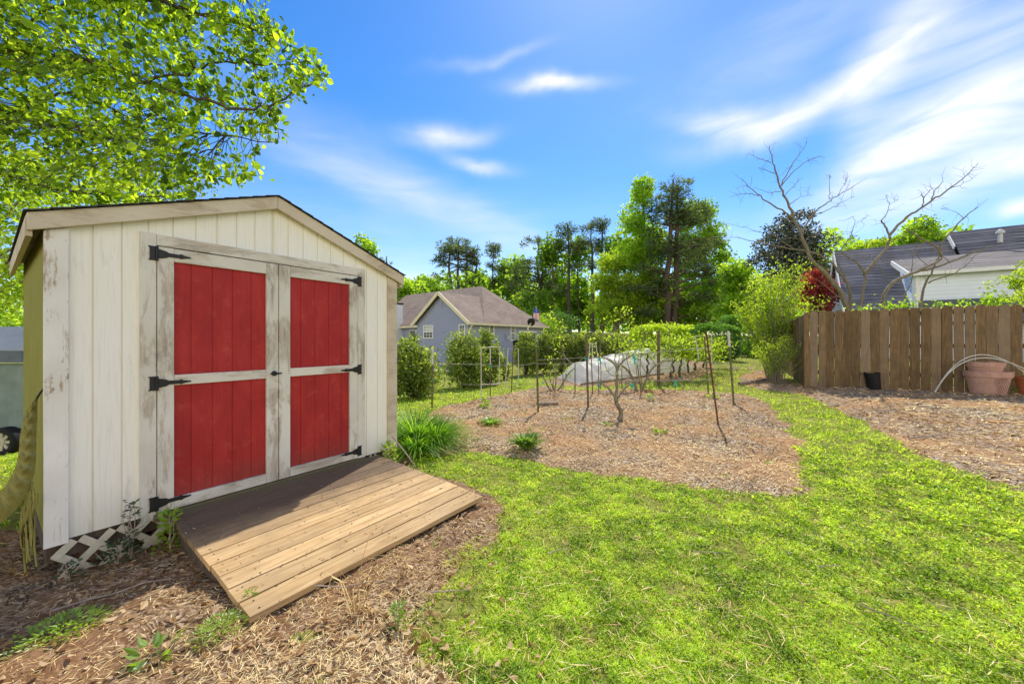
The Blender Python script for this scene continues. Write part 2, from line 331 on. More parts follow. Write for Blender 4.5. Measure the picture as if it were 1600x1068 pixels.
# ------------------------------------------------------------------ scatter on the ground
def scatter(n, smin, smax, f0=1.1):
    "points in the field of view (with a margin), evenly spread over the picture rather than the ground"
    th=rng.uniform(-1.02,1.02,n); u=rng.random(n); r=1/(1/smin+u*(1/smax-1/smin)); r=np.where(rng.random(n)<.45, np.exp(np.log(smin)+rng.random(n)*np.log(smax/smin)), r)
    return np.sin(th)*r, np.cos(th)*r, r
SHED_XY=[(-2.838,2.3),(-1.355,4.371),(-3.22,5.71),(-4.71,3.64)]; RAMP_XY=[(-2.49,2.73),(-1.46,4.2),(-.28,3.38),(-1.29,1.87)]
def chips(name,poly,seed,h,bu,n,r0,r1,mat,L=(.02,.06),W=(.004,.012),vr=(0,1),thr=.0,label=None):
    x,y,r=scatter(n,r0,r1); z,d=bedz(x,y,poly,seed,h,bu); d=d+rng.normal(0,.10,n)*(rng.random(n)<.3); m=(d>thr)&~inpoly(x,y,SHED_XY)&~inpoly(x,y,RAMP_XY); x,y,z,r=x[m],y[m],z[m],r[m]; n=len(x)
    a=rng.uniform(0,6.28,n); dirs=np.stack([np.cos(a),np.sin(a),rng.normal(0,.16,n)],-1); s=np.clip(r/4.5,.75,2.2)
    v=np.clip((vr[0]+(vr[1]-vr[0])*rng.random(n)**.6)*.85+.9*(vnoise(x,y,1.25,seed+5)-.40),0,1); v=np.where(rng.random(n)<.12+.35*np.clip((vnoise(x,y,1.9,seed+6)-.62)*6,0,1),v*.12,v)
    mb=MB(); mb.leaves(np.stack([x,y,z+rng.uniform(.0,.012,n)],-1),rng.uniform(*L,n)*s,rng.uniform(*W,n)*s,dirs,v,4,.2,.5); return tag(mb.build(name,mat),label,None,None,'stuff')
chips('wood_chips',BED_GARDEN,1,.035,.05,90000,2.8,14,M['chip'],label='pale straw and wood chips spread over the garden bed')
chips('wood_chips',BED_TUNNEL,11,.04,.03,25000,8,17,M['chip'],label='chips and twigs on the bed around the white tunnel')
chips('wood_chips',BED_FENCE,21,.035,.035,80000,3,15,M['chip'],(.025,.07),(.005,.014),label='grey brown wood chips spread in front of the fence')
chips('pine_straw',BED_SHED,31,.03,.04,60000,1.2,6,M['chip'],(.02,.09),(.0015,.005),(.08,.95),label='pine straw and bark bits on the bare clay by the ramp')
# long pine needles lying loose on top
x,y,r=scatter(9500,1.2,6); z,d=bedz(x,y,BED_SHED,31,.03,.04); keep=(d>-.1)&~inpoly(x,y,SHED_XY)&~inpoly(x,y,RAMP_XY)&(rng.random(len(x))<np.clip(1.9*vnoise(x,y,2.1,91)-.35,.08,1)); x,y,z=x[keep],y[keep],z[keep]; n=len(x); a=rng.uniform(0,6.28,n)+1.5*vnoise(x,y,1.5,92)
mb=MB(); mb.leaves(np.stack([x,y,z+rng.uniform(.003,.018,n)],-1),rng.uniform(.04,.13,n),rng.uniform(.0016,.0042,n),np.stack([np.cos(a),np.sin(a),rng.normal(0,.12,n)],-1),np.clip(.35+.5*rng.random(n)+.3*(vnoise(x,y,3,93)-.5),0,1),4,.3,.5); tag(mb.build('pine_needles',M['chip']),'long tan pine needles strewn over the bare ground by the ramp',None,None,'stuff')
# dead leaves
leafmat('deadleaf',(.16,.075,.035),(.42,.25,.14),(.78,.60,.45),.25,1.2,.02,1.0)
x,y,r=scatter(4200,1.3,4.8); z,d=bedz(x,y,BED_SHED,31,.03,.04); keep=(d>-.45)&(rng.random(len(x))<.6*np.clip(1+d*2,0,1))&~inpoly(x,y,SHED_XY)&~inpoly(x,y,RAMP_XY); z=np.maximum(z,G(x,y)+.01)
x,y,z=x[keep],y[keep],z[keep]; a=rng.uniform(0,6.28,len(x)); mb=MB()
mb.leaves(np.stack([x,y,z+.012],-1),rng.uniform(.018,.062,len(x)),rng.uniform(.012,.036,len(x)),np.stack([np.cos(a),np.sin(a),rng.normal(0,.25,len(x))],-1),None,6,.25,.4)
tag(mb.build('dead_leaves',M['deadleaf']),'dry curled brown leaves scattered over the ground by the ramp',None,None,'stuff')
# ------------------------------------------------------------------ lawn
def grass_pts(n,r0,r1):
    x,y,r=scatter(n,r0,r1); ok=~inpoly(x,y,SHED_XY)&~inpoly(x,y,RAMP_XY); w=np.ones(len(x))
    for b,s,h,u in BEDS:
        _,d=bedz(x,y,b,s,h,u); d=d+(vnoise(x,y,14,s+50)-.5)*.22; w=np.minimum(w,np.clip(.25-d/.14,0,1))
        if s==31:
            patch=(vnoise(x,y,2.6,77)>.70)&(d<.9)&(y<3.2)&(x>-1.2); w=np.where((d>0)&patch,.55,w); w=np.where((d<0)&(d>-.8),w*(.25+.75*np.clip(vnoise(x,y,5,78)*2-.4-(d)*.4,0,1)),w)
    bare=vnoise(x,y,3.3,55)*.45+vnoise(x,y,13,56)*.55; w*=np.clip((.80-bare)*5,.12,1)
    ok&=rng.random(len(x))<w; return x[ok],y[ok],r[ok]
mb=MB()
x,y,r=grass_pts(180000,1.35,26); n=len(x); s=np.clip(r/3.0,.8,3.2); a=rng.uniform(0,6.28,n); lean=rng.uniform(.2,1.2,n)
v=np.clip(.66+.15*(vnoise(x,y,1.6,60)-.5)+.6*(vnoise(x,y,8,61)-.5)+rng.normal(0,.25,n),0,1)
mb.leaves(np.stack([x,y,G(x,y)-.004],-1),rng.uniform(.020,.055,n)*(s**.45),rng.uniform(.003,.0065,n)*s,np.stack([np.cos(a)*lean,np.sin(a)*lean,np.ones(n)],-1),v,3)
# little clover and weed tufts: leaves fanning out of a common centre
x,y,r=grass_pts(66000,1.35,16); nt_=len(x); K=9; s=np.repeat(np.clip(r/3.2,.62,1.7)*rng.uniform(.6,1.35,nt_),K); n=nt_*K; a=rng.uniform(0,6.28,n); q=rng.random(n)**.6
hh=np.repeat(rng.uniform(.008,.034,nt_),K); rad=.024*s*q; X_=np.repeat(x,K)+rad*np.cos(a); Y_=np.repeat(y,K)+rad*np.sin(a); zc_=np.repeat(G(x,y),K)
v=np.clip(np.repeat(.68+.18*(vnoise(x,y,1.6,60)-.5)+.6*(vnoise(x,y,8,61)-.5)+rng.normal(0,.2,nt_),K)+rng.normal(0,.2,n)+(hh-.02)*9*(1-q*.6),0,1)
mb.leaves(np.stack([X_,Y_,zc_+hh*(1.1-q*.7)],-1),rng.uniform(.011,.021,n)*s,rng.uniform(.007,.013,n)*s,np.stack([np.cos(a),np.sin(a),rng.uniform(-.3,.8,n)],-1),v,4,.2,.35)
tag(mb.build('lawn_grass',M['grass']),'short clover and grass of the bright green lawn',None,None,'stuff')
# straw and dead twigs on the lawn
x,y,r=grass_pts(10000,1.35,8); n=len(x); a=rng.uniform(0,6.28,n); mb=MB()
mb.leaves(np.stack([x,y,G(x,y)+rng.uniform(.012,.035,n)],-1),rng.uniform(.03,.12,n),rng.uniform(.002,.005,n),np.stack([np.cos(a),np.sin(a),rng.normal(0,.1,n)],-1),rng.uniform(.4,1,n),4)
tag(mb.build('dry_straw',M['chip']),'dry straw bits lying among the lawn grass',None,None,'stuff')
def stick(px,py,L,ang,r=.006,label='thin grey stick',name='stick',group=None,mat='twigwood',lift=.03):
    p=gp(px,py); c,s=math.cos(ang),math.sin(ang); z=lambda t: gz(p[0]+c*t,p[1]+s*t)+lift
    mb=MB(); mb.tube([(c*t,s*t+.01*math.sin(9*t),z(t)-p[2]) for t in np.linspace(0,L,5)],np.linspace(r,r*.5,5),5)
    o=mb.build(name,M[mat]); o.location=p; return tag(o,label,'stick',group)
plain('twigwood',(.36,.29,.22),.85,.3,30,.3); plain('barkwood',(.23,.18,.13),.9,.4,20,.6,stretch=(1,1,.25)); plain('darkbark',(.10,.075,.055),.95,.4,14,.8,stretch=(1,1,.2))
# ------------------------------------------------------------------ the shed
painted('paint_post','z',(.88,.86,.80),(.36,.25,.15),.55,.60); painted('paint_frame','z',(.74,.71,.63),(.45,.39,.31),.51,.57); painted('paint_rail','x',(.74,.70,.61),(.46,.40,.32),.50,.56)
painted('paint_rake','x',(.66,.58,.44),(.38,.29,.19),.52,.64,(.45,.34,.22))
k=NT('siding'); o=k.tc(); g=k.noise(k.map(o,(1,1,.045)),70,5,.6); b=k.noise(k.map(o,(1,1,.4)),2.2,4,.55); zz=k.n('ShaderNodeSeparateXYZ'); k.set(zz.inputs[0],o)
c=k.ramp(b,[(.3,(.88,.84,.72)),(.6,(.90,.88,.80)),(.8,(.80,.77,.68))]); c=k.mix(k.ramp(zz.outputs[2],[(.0,0),(.5,1)]),(.64,.60,.50),c); c=k.mix(k.ramp(g,[(.25,.3),(.5,0)]),c,(.5,.47,.40))
c=k.mix(k.ramp(k.attr(),[(.1,.40),(.4,0)]),c,(.60,.54,.34)); st=k.noise(k.map(o,(1,1,.15)),9,6,.7); c=k.mix(k.ramp(st,[(.60,0),(.72,.5)]),c,(.52,.47,.38))
M['siding']=k.bsdf(c,.7,k.bump(g,.35,.003),0,.25)
k=NT('green_side'); o=k.tc(); g=k.noise(k.map(o,(1,1,.05)),50,5,.6); c=k.ramp(g,[(.3,(.16,.15,.02)),(.7,(.40,.38,.07))]); M['green_side']=k.bsdf(c,.8,k.bump(g,.3,.003))
k=NT('red_panel'); o=k.tc(); g=k.noise(k.map(o,(1,1,.05)),70,6,.65); b=k.noise(k.map(o,(1,1,.5)),4,6,.6); c=k.ramp(b,[(.3,(.30,.016,.018)),(.5,(.39,.021,.020)),(.72,(.47,.036,.030))]); c=k.mix(k.ramp(g,[(.25,.6),(.5,0)]),c,(.22,.016,.018)); zs=k.n('ShaderNodeSeparateXYZ'); k.set(zs.inputs[0],o); dn=k.noise(o,9,5,.7); c=k.mix(k.ramp(k.math('ADD',zs.outputs[2],k.math('MULTIPLY',dn,.5)),[(.45,.55),(.75,0)]),c,(.20,.07,.05)); c=k.mix(k.ramp(dn,[(.55,0),(.75,.22)]),c,(.60,.16,.12))
sc1=k.vor(k.map(o,(3,1,.5)),14,'Distance'); c=k.mix(k.ramp(sc1,[(.02,.5),(.05,0)]),c,(.6,.25,.2)); M['red_panel']=k.bsdf(c,.6,k.bump(g,.4,.003),0,.3)
plain('iron',(.012,.012,.013),.5,.3,30,.2,0,.4); plain('shingle_dark',(.05,.045,.04),.95,.5,40,.9)
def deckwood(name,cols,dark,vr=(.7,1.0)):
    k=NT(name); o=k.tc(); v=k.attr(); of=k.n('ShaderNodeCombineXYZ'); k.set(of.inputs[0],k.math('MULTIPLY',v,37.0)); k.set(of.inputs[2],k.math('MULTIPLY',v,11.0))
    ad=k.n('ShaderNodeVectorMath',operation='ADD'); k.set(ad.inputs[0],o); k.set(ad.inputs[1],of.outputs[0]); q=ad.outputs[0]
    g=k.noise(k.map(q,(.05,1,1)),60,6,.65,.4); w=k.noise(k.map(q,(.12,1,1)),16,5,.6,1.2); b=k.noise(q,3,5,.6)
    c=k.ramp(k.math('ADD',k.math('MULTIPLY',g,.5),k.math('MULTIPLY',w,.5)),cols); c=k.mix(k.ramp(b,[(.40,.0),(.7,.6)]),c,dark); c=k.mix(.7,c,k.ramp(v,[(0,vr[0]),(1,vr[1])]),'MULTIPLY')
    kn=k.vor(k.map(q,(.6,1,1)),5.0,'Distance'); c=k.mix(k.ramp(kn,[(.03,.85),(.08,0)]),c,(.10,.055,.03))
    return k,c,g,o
k,c,g,o=deckwood('deck',[(.3,(.28,.165,.075)),(.5,(.63,.42,.19)),(.68,(.84,.63,.35))],(.46,.32,.17))
sp=k.n('ShaderNodeSeparateXYZ'); k.set(sp.inputs[0],o); mk=k.noise(o,7,5,.65); e=k.ramp(k.math('ADD',k.math('MULTIPLY',sp.outputs[1],-1.0),k.math('MULTIPLY',mk,-.35)),[(.25,1),(.75,0)]); e2=k.math('MULTIPLY',e,.88)  # the shed's shade painted into the deck colour, darkest towards the door
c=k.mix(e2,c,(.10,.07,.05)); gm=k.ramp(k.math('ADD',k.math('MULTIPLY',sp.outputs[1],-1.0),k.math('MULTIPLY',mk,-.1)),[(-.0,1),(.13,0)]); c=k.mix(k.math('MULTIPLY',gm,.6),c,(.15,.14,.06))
c=k.mix(k.math('GREATER_THAN',k.attr(),.985),c,(.03,.025,.02)); M['deck']=k.bsdf(c,.8,k.bump(g,.5,.004),0,.2)
O=np.array([-2.838,2.3]); D1=np.array([.582,.813]); D1/=np.hypot(*D1); D2=np.array([-D1[1],D1[0]]); SW,SD=2.548,2.3
def toL(p): d=np.asarray(p)[:2]-O; return np.array([d@D1,d@D2,p[2]])
def FL(px,py,off=.03):
    "front-wall coordinates (along, up) seen at a pixel, on the plane off metres in front of the wall"
    r=(px-CX)/FP; q=O-off*D2; s=(r*q[1]-q[0])/(D1[0]-r*D1[1]); Yd=q[1]+s*D1[1]; return s, ZC+(HY-py)/FP*Yd
ROT=math.atan2(D1[1],D1[0])
shed=thing('garden_shed','small cream wooden garden shed with a pair of red double doors and peeling trim','shed',(O[0],O[1],0),ROT)
Zb=.206; apex=1.274; slope=.375; rz=lambda s: 2.70-.03-slope*abs(s-apex)          # underside line of the roof
sL=FL(232,500)[0]; sR=FL(565,500)[0]; zl0=FL(246,366)[1]; 
ztop=FL(300,384)[1]; sl0=FL(219.5,500)[0]; sl1=FL(246,500)[0]; sr0=FL(559,500)[0]; sr1=FL(570.5,500)[0]; lint=FL(246,365)[1]; print('door',sl0,sl1,sr0,sr1,lint,ztop)
zdoor=FL(246,383)[1]; zbot=Zb+.005
def siding(mb,s0,s1,z0,z1,flip=None,first=.0,pitch=.1325,axis=0,pos=0.0,side=1):
    "grooved plywood siding between s0 and s1, vertical grooves every pitch; z0, z1 numbers or functions of s; vals mark the grooves"
    gs=[s0]; v=[]
    q=first
    while q<s0+.012: q+=pitch
    while q<s1-.012: gs+= [q-.0045,q-.003,q+.003,q+.0045]; q+=pitch
    gs.append(s1); f0=z0 if callable(z0) else (lambda s:z0); f1=z1 if callable(z1) else (lambda s:z1); V=[];F=[];vals=[]
    dep=[0]; 
    for i,s in enumerate(gs):
        d=.0045 if (i and i<len(gs)-1 and (i-1)%4 in(1,2)) else 0
        for z in (f0(s),f1(s)): V.append((s,pos+d*side,z) if axis==0 else (pos+d*side,s,z))
    for i in range(len(gs)-1):
        F.append([2*i,2*i+2,2*i+3,2*i+1] if (axis==0)==(side>0) else [2*i,2*i+1,2*i+3,2*i+2]); vals.append(.0 if (gs[i+1]-gs[i])<.02 else .8)
    mb.add(V,F,vals)
fg=FL(145,500,0)[0]%.1325
mb=MB(); siding(mb,0,sl0+.02,Zb,lambda s:rz(s)-.01,first=fg); siding(mb,sr1-.02,SW,Zb,lambda s:rz(s)-.01,first=fg)
# gable part is split at the ridge so that its top follows both slopes
siding(mb,sl0+.02,apex,lint-.04,lambda s:rz(s)-.01,first=fg); siding(mb,apex,sr1-.02,lint-.04,lambda s:rz(s)-.01,first=fg+.0)
mb.build('front_wall',M['siding'],shed,local=True)
mb=MB(); siding(mb,0,SD,Zb,rz(0)-.02,axis=1,pos=0,side=1); mb.build('side_wall',M['green_side'],shed,local=True)
mb=MB(); siding(mb,0,SD,Zb,rz(SW)-.02,axis=1,pos=SW,side=-1); mb.build('side_wall',M['siding'],shed,local=True)
mb=MB(); mb.poly([(0,SD,Zb),(0,SD,rz(0)),(apex,SD,rz(apex)),(SW,SD,rz(SW)),(SW,SD,Zb)]); mb.build('back_wall',M['green_side'],shed,local=True)
mb=MB(); mb.box(0,SW,.03,SD-.01,Zb-.12,Zb-.01); mb.build('floor_frame',M['darkbark'],shed,local=True)
# roof
OV=.075; OF=.065
def roofside(a,b,z,t,y0,y1,mb,v=.5):
    za,zb=z(a),z(b); mb.quadbox([(a,y0,za),(b,y0,zb),(b,y1,zb),(a,y1,za),(a,y0,za+t),(b,y0,zb+t),(b,y1,zb+t),(a,y1,za+t)],v)
mb=MB(); zz=lambda s: rz(s)+.032
for i in range(14):
    for sgn in (-1,1):
        a0=apex+sgn*(apex+OV+.01)*(i/14); a1=apex+sgn*(apex+OV+.01)*((i+1)/14+.003); lift=lambda s,i=i: rz(s)+.032+ (.004 if (s==a1) else 0)
        x0,x1=min(a0,a1),max(a0,a1); f=(lambda s: rz(s)+.034+(.006 if abs(s-apex)>abs((x0+x1)/2-apex) else 0)); roofside(x0,x1,f,.008,-OF-.02+.006*math.sin(i*3.1),SD+.06,mb,random.random())
rf=mb.build('roof',M['shingle_dark'],shed,local=True)
mb=MB(); roofside(-OV,apex,rz,.03,-OF+.028,SD+.05,mb); roofside(apex,SW+OV,rz,.03,-OF+.028,SD+.05,mb); mb.build('roof_deck',M['green_side'] if 0 else M['paint_rake'],shed,local=True)
for a,b in ((-OV,apex-.001),(apex+.001,SW+OV)):
    mb=MB(); h=.105; za,zb=rz(a)+.032,rz(b)+.032; y0,y1=-OF,-OF+.026
    mb.quadbox([(a,y0,za-h),(b,y0,zb-h),(b,y1,zb-h),(a,y1,za-h),(a,y0,za),(b,y0,zb),(b,y1,zb),(a,y1,za)]); bevel(mb.build('rake_board',M['paint_rake'],shed,local=True))
mb=MB(); z=rz(-OV)+.02; mb.box(-OV-.004,-OV+.022,-OF+.03,SD+.05,z-.12,z-.003); mb.build('eave_board',M['paint_rake'],shed,local=True)
mb=MB(); mb.box(SW+OV-.022,SW+OV+.004,-OF+.03,SD+.05,z-.12,z-.003); mb.build('eave_board',M['paint_rake'],shed,local=True)
# corner boards
c1=FL(108,600)[0]; c2=FL(607,600)[0]
mb=MB(); mb.quadbox([(-.012,-.026,Zb-.02),(c1,-.026,Zb-.02),(c1,-.001,Zb-.02),(-.012,-.001,Zb-.02),(-.012,-.026,rz(0)-.08),(c1,-.026,rz(c1)-.075),(c1,-.001,rz(c1)-.075),(-.012,-.001,rz(0)-.08)]); bevel(mb.build('corner_board',M['paint_post'],shed,local=True))
mb=MB(); mb.quadbox([(c2,-.026,Zb-.01),(SW+.012,-.026,Zb-.01),(SW+.012,-.001,Zb-.01),(c2,-.001,Zb-.01),(c2,-.026,rz(c2)-.075),(SW+.012,-.026,rz(SW)-.08),(SW+.012,-.001,rz(SW)-.08),(c2,-.001,rz(c2)-.075)]); bevel(mb.build('corner_board',M['paint_rake'],shed,local=True))
# door frame
zt=lint
mb=MB(); mb.box(sl0,sl1-.004,-.028,0,Zb-.03,zt); bevel(mb.build('door_jamb',M['paint_frame'],shed,local=True))
mb=MB(); mb.box(sr0+.004,sr1,-.028,0,Zb-.03,zt); bevel(mb.build('door_jamb',M['paint_frame'],shed,local=True))
zlb=zdoor
mb=MB(); mb.box(sl1-.003,sr0+.003,-.027,0,zlb,zt-.003); bevel(mb.build('lintel',M['paint_rail'],shed,local=True))
# doors
smid=FL(435.5,560)[0]; rails={'top':FL(272,409)[1],'m1':FL(272,585.5)[1],'m0':FL(272,601.5)[1],'b1':FL(300,770)[1],'b0':Zb+.012}
print('rails',rails,smid)
def make_door(a,b,wa,wb,hinge_at_left,label):
    d=[]
    zt=zlb-.007; mb=MB(); siding(mb,a+.01,b-.01,rails['b0']+.01,zt-.01,first=a+.06,pitch=.1325,pos=-.006)
    dr=mb.build('door',M['red_panel'],shed,local=True); dr['label']=label
    for x0,x1 in ((a,a+wa),(b-wb,b)):
        mb=MB(); mb.box(x0,x1,-.032,-.008,rails['b0'],zt); bevel(mb.build('stile',M['paint_frame'],dr,local=True),.003)
    for z0,z1 in ((rails['b0'],rails['b1']),(rails['m0'],rails['m1']),(rails['top'],zt-.001)):
        mb=MB(); mb.box(a+wa+.001,b-wb-.001,-.031,-.008,z0,z1); bevel(mb.build('rail',M['paint_rail'],dr,local=True),.003)
    for z in ((rails['top']+zt)/2-.005,(rails['m0']+rails['m1'])/2-.015,rails['b0']+.07):
        x=a-.004 if hinge_at_left else b+.004; sg=1 if hinge_at_left else -1
        pl=[(-.045,.05),(-.037,.036),(-.037,-.036),(-.045,-.05),(-.006,-.05),(-.006,.05)]; stp=[(.006,.034),(.05,.024),(.065,.014),(.12,.013),(.135,.018),(.15,.01),(.19,.004),(.19,-.004),(.15,-.01),(.135,-.018),(.12,-.013),(.065,-.014),(.05,-.024),(.006,-.034)]
        mb=MB()
        for pts,y in ((pl,-.031),(stp,-.035)):
            f=[(x+sg*p,y-.004,z+q) for p,q in pts]; bk=[(p[0],y+.003,p[2]) for p in f]; n=len(f)
            mb.poly(f if sg<0 else f[::-1]); 
            for i in range(n): mb.poly([f[i],f[(i+1)%n],bk[(i+1)%n],bk[i]])
        mb.tube([(x,-.038,z-.05),(x,-.038,z+.05)],.009,8); mb.build('hinge',M['iron'],dr,local=True)
    return dr
wl=FL(272,560)[0]-sl1; wm=smid-FL(417,560)[0]; wm2=FL(453,560)[0]-smid; wr=sr0-FL(546.5,560)[0]
dl=make_door(sl1,smid-.003,wl,wm,True,'wider left red door of the shed'); dr=make_door(smid+.003,sr0,wm2,wr,False,'right red door of the shed')
hs_,hz_=FL(428,583); mb=MB(); mb.tube([(hs_,-.034,hz_),(hs_,-.042,hz_)],.022,14); mb.tube([(hs_,-.042,hz_),(hs_,-.075,hz_)],.008,8); mb.tube([(hs_-.045,-.075,hz_+.003),(hs_,-.078,hz_),(hs_+.045,-.075,hz_+.002)],[.006,.009,.006],8); mb.build('handle',M['iron'],dl,local=True,smooth=True)
# threshold
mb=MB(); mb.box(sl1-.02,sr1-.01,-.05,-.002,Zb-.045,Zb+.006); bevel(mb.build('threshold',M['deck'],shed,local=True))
# lattice skirt
plain('lattice_white',(.55,.50,.38),.7,.15,20,.2); plain('dark_void',(.10,.06,.035),.95,.3,6,.2)
def lattice(s0,s1,z0,z1,y=-.012):
    mb=MB(); stp=.17; w=.042
    for sg in (1,-1):
        c=-2.0
        while c<4:
            # line x = c + sg*(z-z0); clip to the rectangle
            pts=[]; a0,a1=z0,z1; lo,hi=s0,s1
            za=z0+(lo-c)*sg; zb=z0+(hi-c)*sg; q0=max(a0,min(za,zb)); q1=min(a1,max(za,zb))
            if q1-q0>.02:
                yy=y-(.008 if sg>0 else 0); mb.bar((c+sg*(q0-z0),yy,q0),(c+sg*(q1-z0),yy,q1),.008,w,(1,0,-1) if sg>0 else (1,0,1),random.random())
            c+=stp
    return mb
mb=lattice(.03,sl1+.08,-.05,Zb-.015); ly=mb.build('lattice_skirt',M['lattice_white'],shed,local=True)
mb=lattice(sr1-.03,SW,-.02,Zb-.015); mb.build('lattice_skirt',M['lattice_white'],shed,local=True)
# ------------------------------------------------------------------ ramp
zr=.095; a=toL(P(398,971,(ZC-zr)*FP/(971-HY))); b=toL(P(748,772,(ZC-zr)*FP/(772-HY))); print('ramp',a,b)
rs0=a[0]; rs1=b[0]; ry=-(abs(a[1])+abs(b[1]))/2
ramp=thing('wooden_ramp','broad wooden plank ramp sloping from the red shed doors down to the ground','ramp',(O[0],O[1],0),ROT)
mb=MB(); nb=10; y00=-.055; z00=Zb-.004
tops0=FL(262,815,.055)[0]; tops1=FL(590,718,.055)[0]; print('ramp top',tops0,tops1)
for i in range(nb):
    g_=.005; ya=y00+(ry-y00)*i/nb-g_; yb=y00+(ry-y00)*(i+1)/nb+g_; za=z00+(zr-z00)*i/nb; zb=z00+(zr-z00)*(i+1)/nb; j0,j1=random.uniform(-.006,.006),random.uniform(-.006,.006)
    l0=tops0+(rs0-tops0)*i/nb+j0; l1=tops1+(rs1-tops1)*i/nb+j1; m0=tops0+(rs0-tops0)*(i+1)/nb+j0; m1=tops1+(rs1-tops1)*(i+1)/nb+j1; t=.034; h=random.uniform(-.002,.002)
    mb.quadbox([(m0,yb,zb-t+h),(m1,yb,zb-t+h),(l1,ya,za-t+h),(l0,ya,za-t+h),(m0,yb,zb+h),(m1,yb,zb+h),(l1,ya,za+h),(l0,ya,za+h)],random.random()*.97)
dbm=mb
for q0,q1 in ((tops0+.05,rs0+.05),((tops0+tops1)/2,(rs0+rs1)/2),(tops1-.05,rs1-.05)):
    mb=MB(); mb.quadbox([(q1-.02,ry+.05,.0),(q1+.02,ry+.05,.0),(q0+.02,y00-.02,.0),(q0-.02,y00-.02,.0),(q1-.02,ry+.05,zr-.038),(q1+.02,ry+.05,zr-.038),(q0+.02,y00-.02,z00-.038),(q0-.02,y00-.02,z00-.038)]); mb.build('stringer',M['darkbark'],ramp,local=True)
n=260; u=rng.random(n)**.8; t_=rng.random(n); yl=y00+(ry-y00)*u; xl=(tops0+(rs0-tops0)*u)*(1-t_)+(tops1+(rs1-tops1)*u)*t_; a_=rng.uniform(0,6.28,n); mb=MB()
mb.leaves(np.stack([xl,yl,z00+(zr-z00)*u+.004],-1),rng.uniform(.008,.035,n),rng.uniform(.003,.010,n),np.stack([np.cos(a_),np.sin(a_),rng.uniform(0,.2,n)],-1),rng.random(n)**1.5,4,.2,.5); db=mb.build('plant_debris',M['deadleaf'],None,local=True); db.location=(O[0],O[1],0); db.rotation_euler=(0,0,ROT); tag(db,'bits of dry leaf and straw lying on the ramp boards',None,None,'stuff')
mb=dbm
for i in range(nb):
    for f in (.03,.5,.97):
        for g2 in (.25,.75): u=(i+g2)/nb; xx=(tops0+(rs0-tops0)*u)*(1-f)+(tops1+(rs1-tops1)*u)*f; yy=y00+(ry-y00)*u; zz2=z00+(zr-z00)*u; mb.tube([(xx,yy,zz2-.004),(xx,yy,zz2+.0015)],.0045,6,1.0)
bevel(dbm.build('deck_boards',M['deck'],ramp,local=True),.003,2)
# ------------------------------------------------------------------ rolled rope hammock on the left wall
k=NT('hammock_net'); o=k.tc(); M['hammock_net']=k.bsdf(k.ramp(k.attr(),[(.1,(.19,.175,.04)),(.55,(.27,.25,.07)),(.9,(.34,.315,.10))]),.9,k.bump(k.noise(o,90,3),.4,.005))
ham=thing('rope_hammock','pale rolled rope hammock hanging down the left side wall of the shed','hammock',(*O,0),ROT)
def lw(px,py,off):   # a point off metres outside the left wall plane, seen at a pixel
    r=(px-CX)/FP; q=O-off*D1; t=(r*q[1]-q[0])/(D2[0]-r*D2[1]); Yd=q[1]+t*D2[1]
    return np.array([-off,t,ZC+(HY-py)/FP*Yd])
# hangs from a hook under the eave, falls along the wall and swings out to the left of the frame
ctr=[(57,622),(48,648),(44,680),(43,710),(38,740),(22,772),(-5,800),(-40,822),(-80,835),(-150,820)]
wid=[2,10,13,14,16,18,18,16,12,8]; off=[.06,.08,.10,.11,.12,.13,.14,.15,.16,.16]
def hp(px,py,Y): return toL(P(px,py,Y))
path=[hp(x,y,2.30-.004*i*i) for i,(x,y) in enumerate(ctr)]
mb=MB(); ns=25; nr=70; tt=np.linspace(0,len(ctr)-1,nr); cx=np.interp(tt,range(len(ctr)),[c[0] for c in ctr]); cy=np.interp(tt,range(len(ctr)),[c[1] for c in ctr]); ww=np.interp(tt,range(len(ctr)),wid); V=[];F=[];vv=[]
for _ in range(4): cx[1:-1]=(cx[:-2]+cx[1:-1]*2+cx[2:])/4; cy[1:-1]=(cy[:-2]+cy[1:-1]*2+cy[2:])/4
for i in range(nr):
    tx=cx[min(i+1,nr-1)]-cx[max(i-1,0)]; ty=cy[min(i+1,nr-1)]-cy[max(i-1,0)]; L=math.hypot(tx,ty); nx,ny=ty/L,-tx/L
    for s in range(ns): f=(s/(ns-1)-.5)*2; V.append(hp(cx[i]+nx*ww[i]*f,cy[i]+ny*ww[i]*f,2.30-.03*math.cos(f*1.4)-.12*i/nr+.012*math.sin(i*1.25+.8*math.sin(f*5))*(1-abs(f)*.4)+.004*(s%2)))
for i in range(nr-1):
    for s in range(ns-1): F.append([i*ns+s,i*ns+s+1,i*ns+ns+s+1,i*ns+ns+s]); vv.append(.25+.5*(s%2)+.25*math.sin(i*1.25))
mb.add(np.array(V),F,np.clip(vv,0,1)); mb.build('net',M['hammock_net'],ham,local=True,smooth=True)
mb=MB(); rr=random.Random(3)
for i in range(13):
    x0=rr.uniform(38,58); y0=rr.uniform(752,775); pts=[hp(x0+rr.uniform(-3,3)-(6*math.sin(q*3.1)*rr.uniform(.3,1.4)),y0+q*rr.uniform(60,125),2.24+.01*q) for q in np.linspace(0,1,7)]
    mb.tube(pts,.005,5,.5)
mb.build('fringe',M['hammock_net'],ham,local=True,smooth=True)
mb=MB(); hk=hp(55,626,2.30); mb.tube([hk,hk+(0.02,0,.05),(.0,hk[1]+.0,hk[2]+.08)],.006,6); mb.build('hook',M['iron'],ham,local=True)
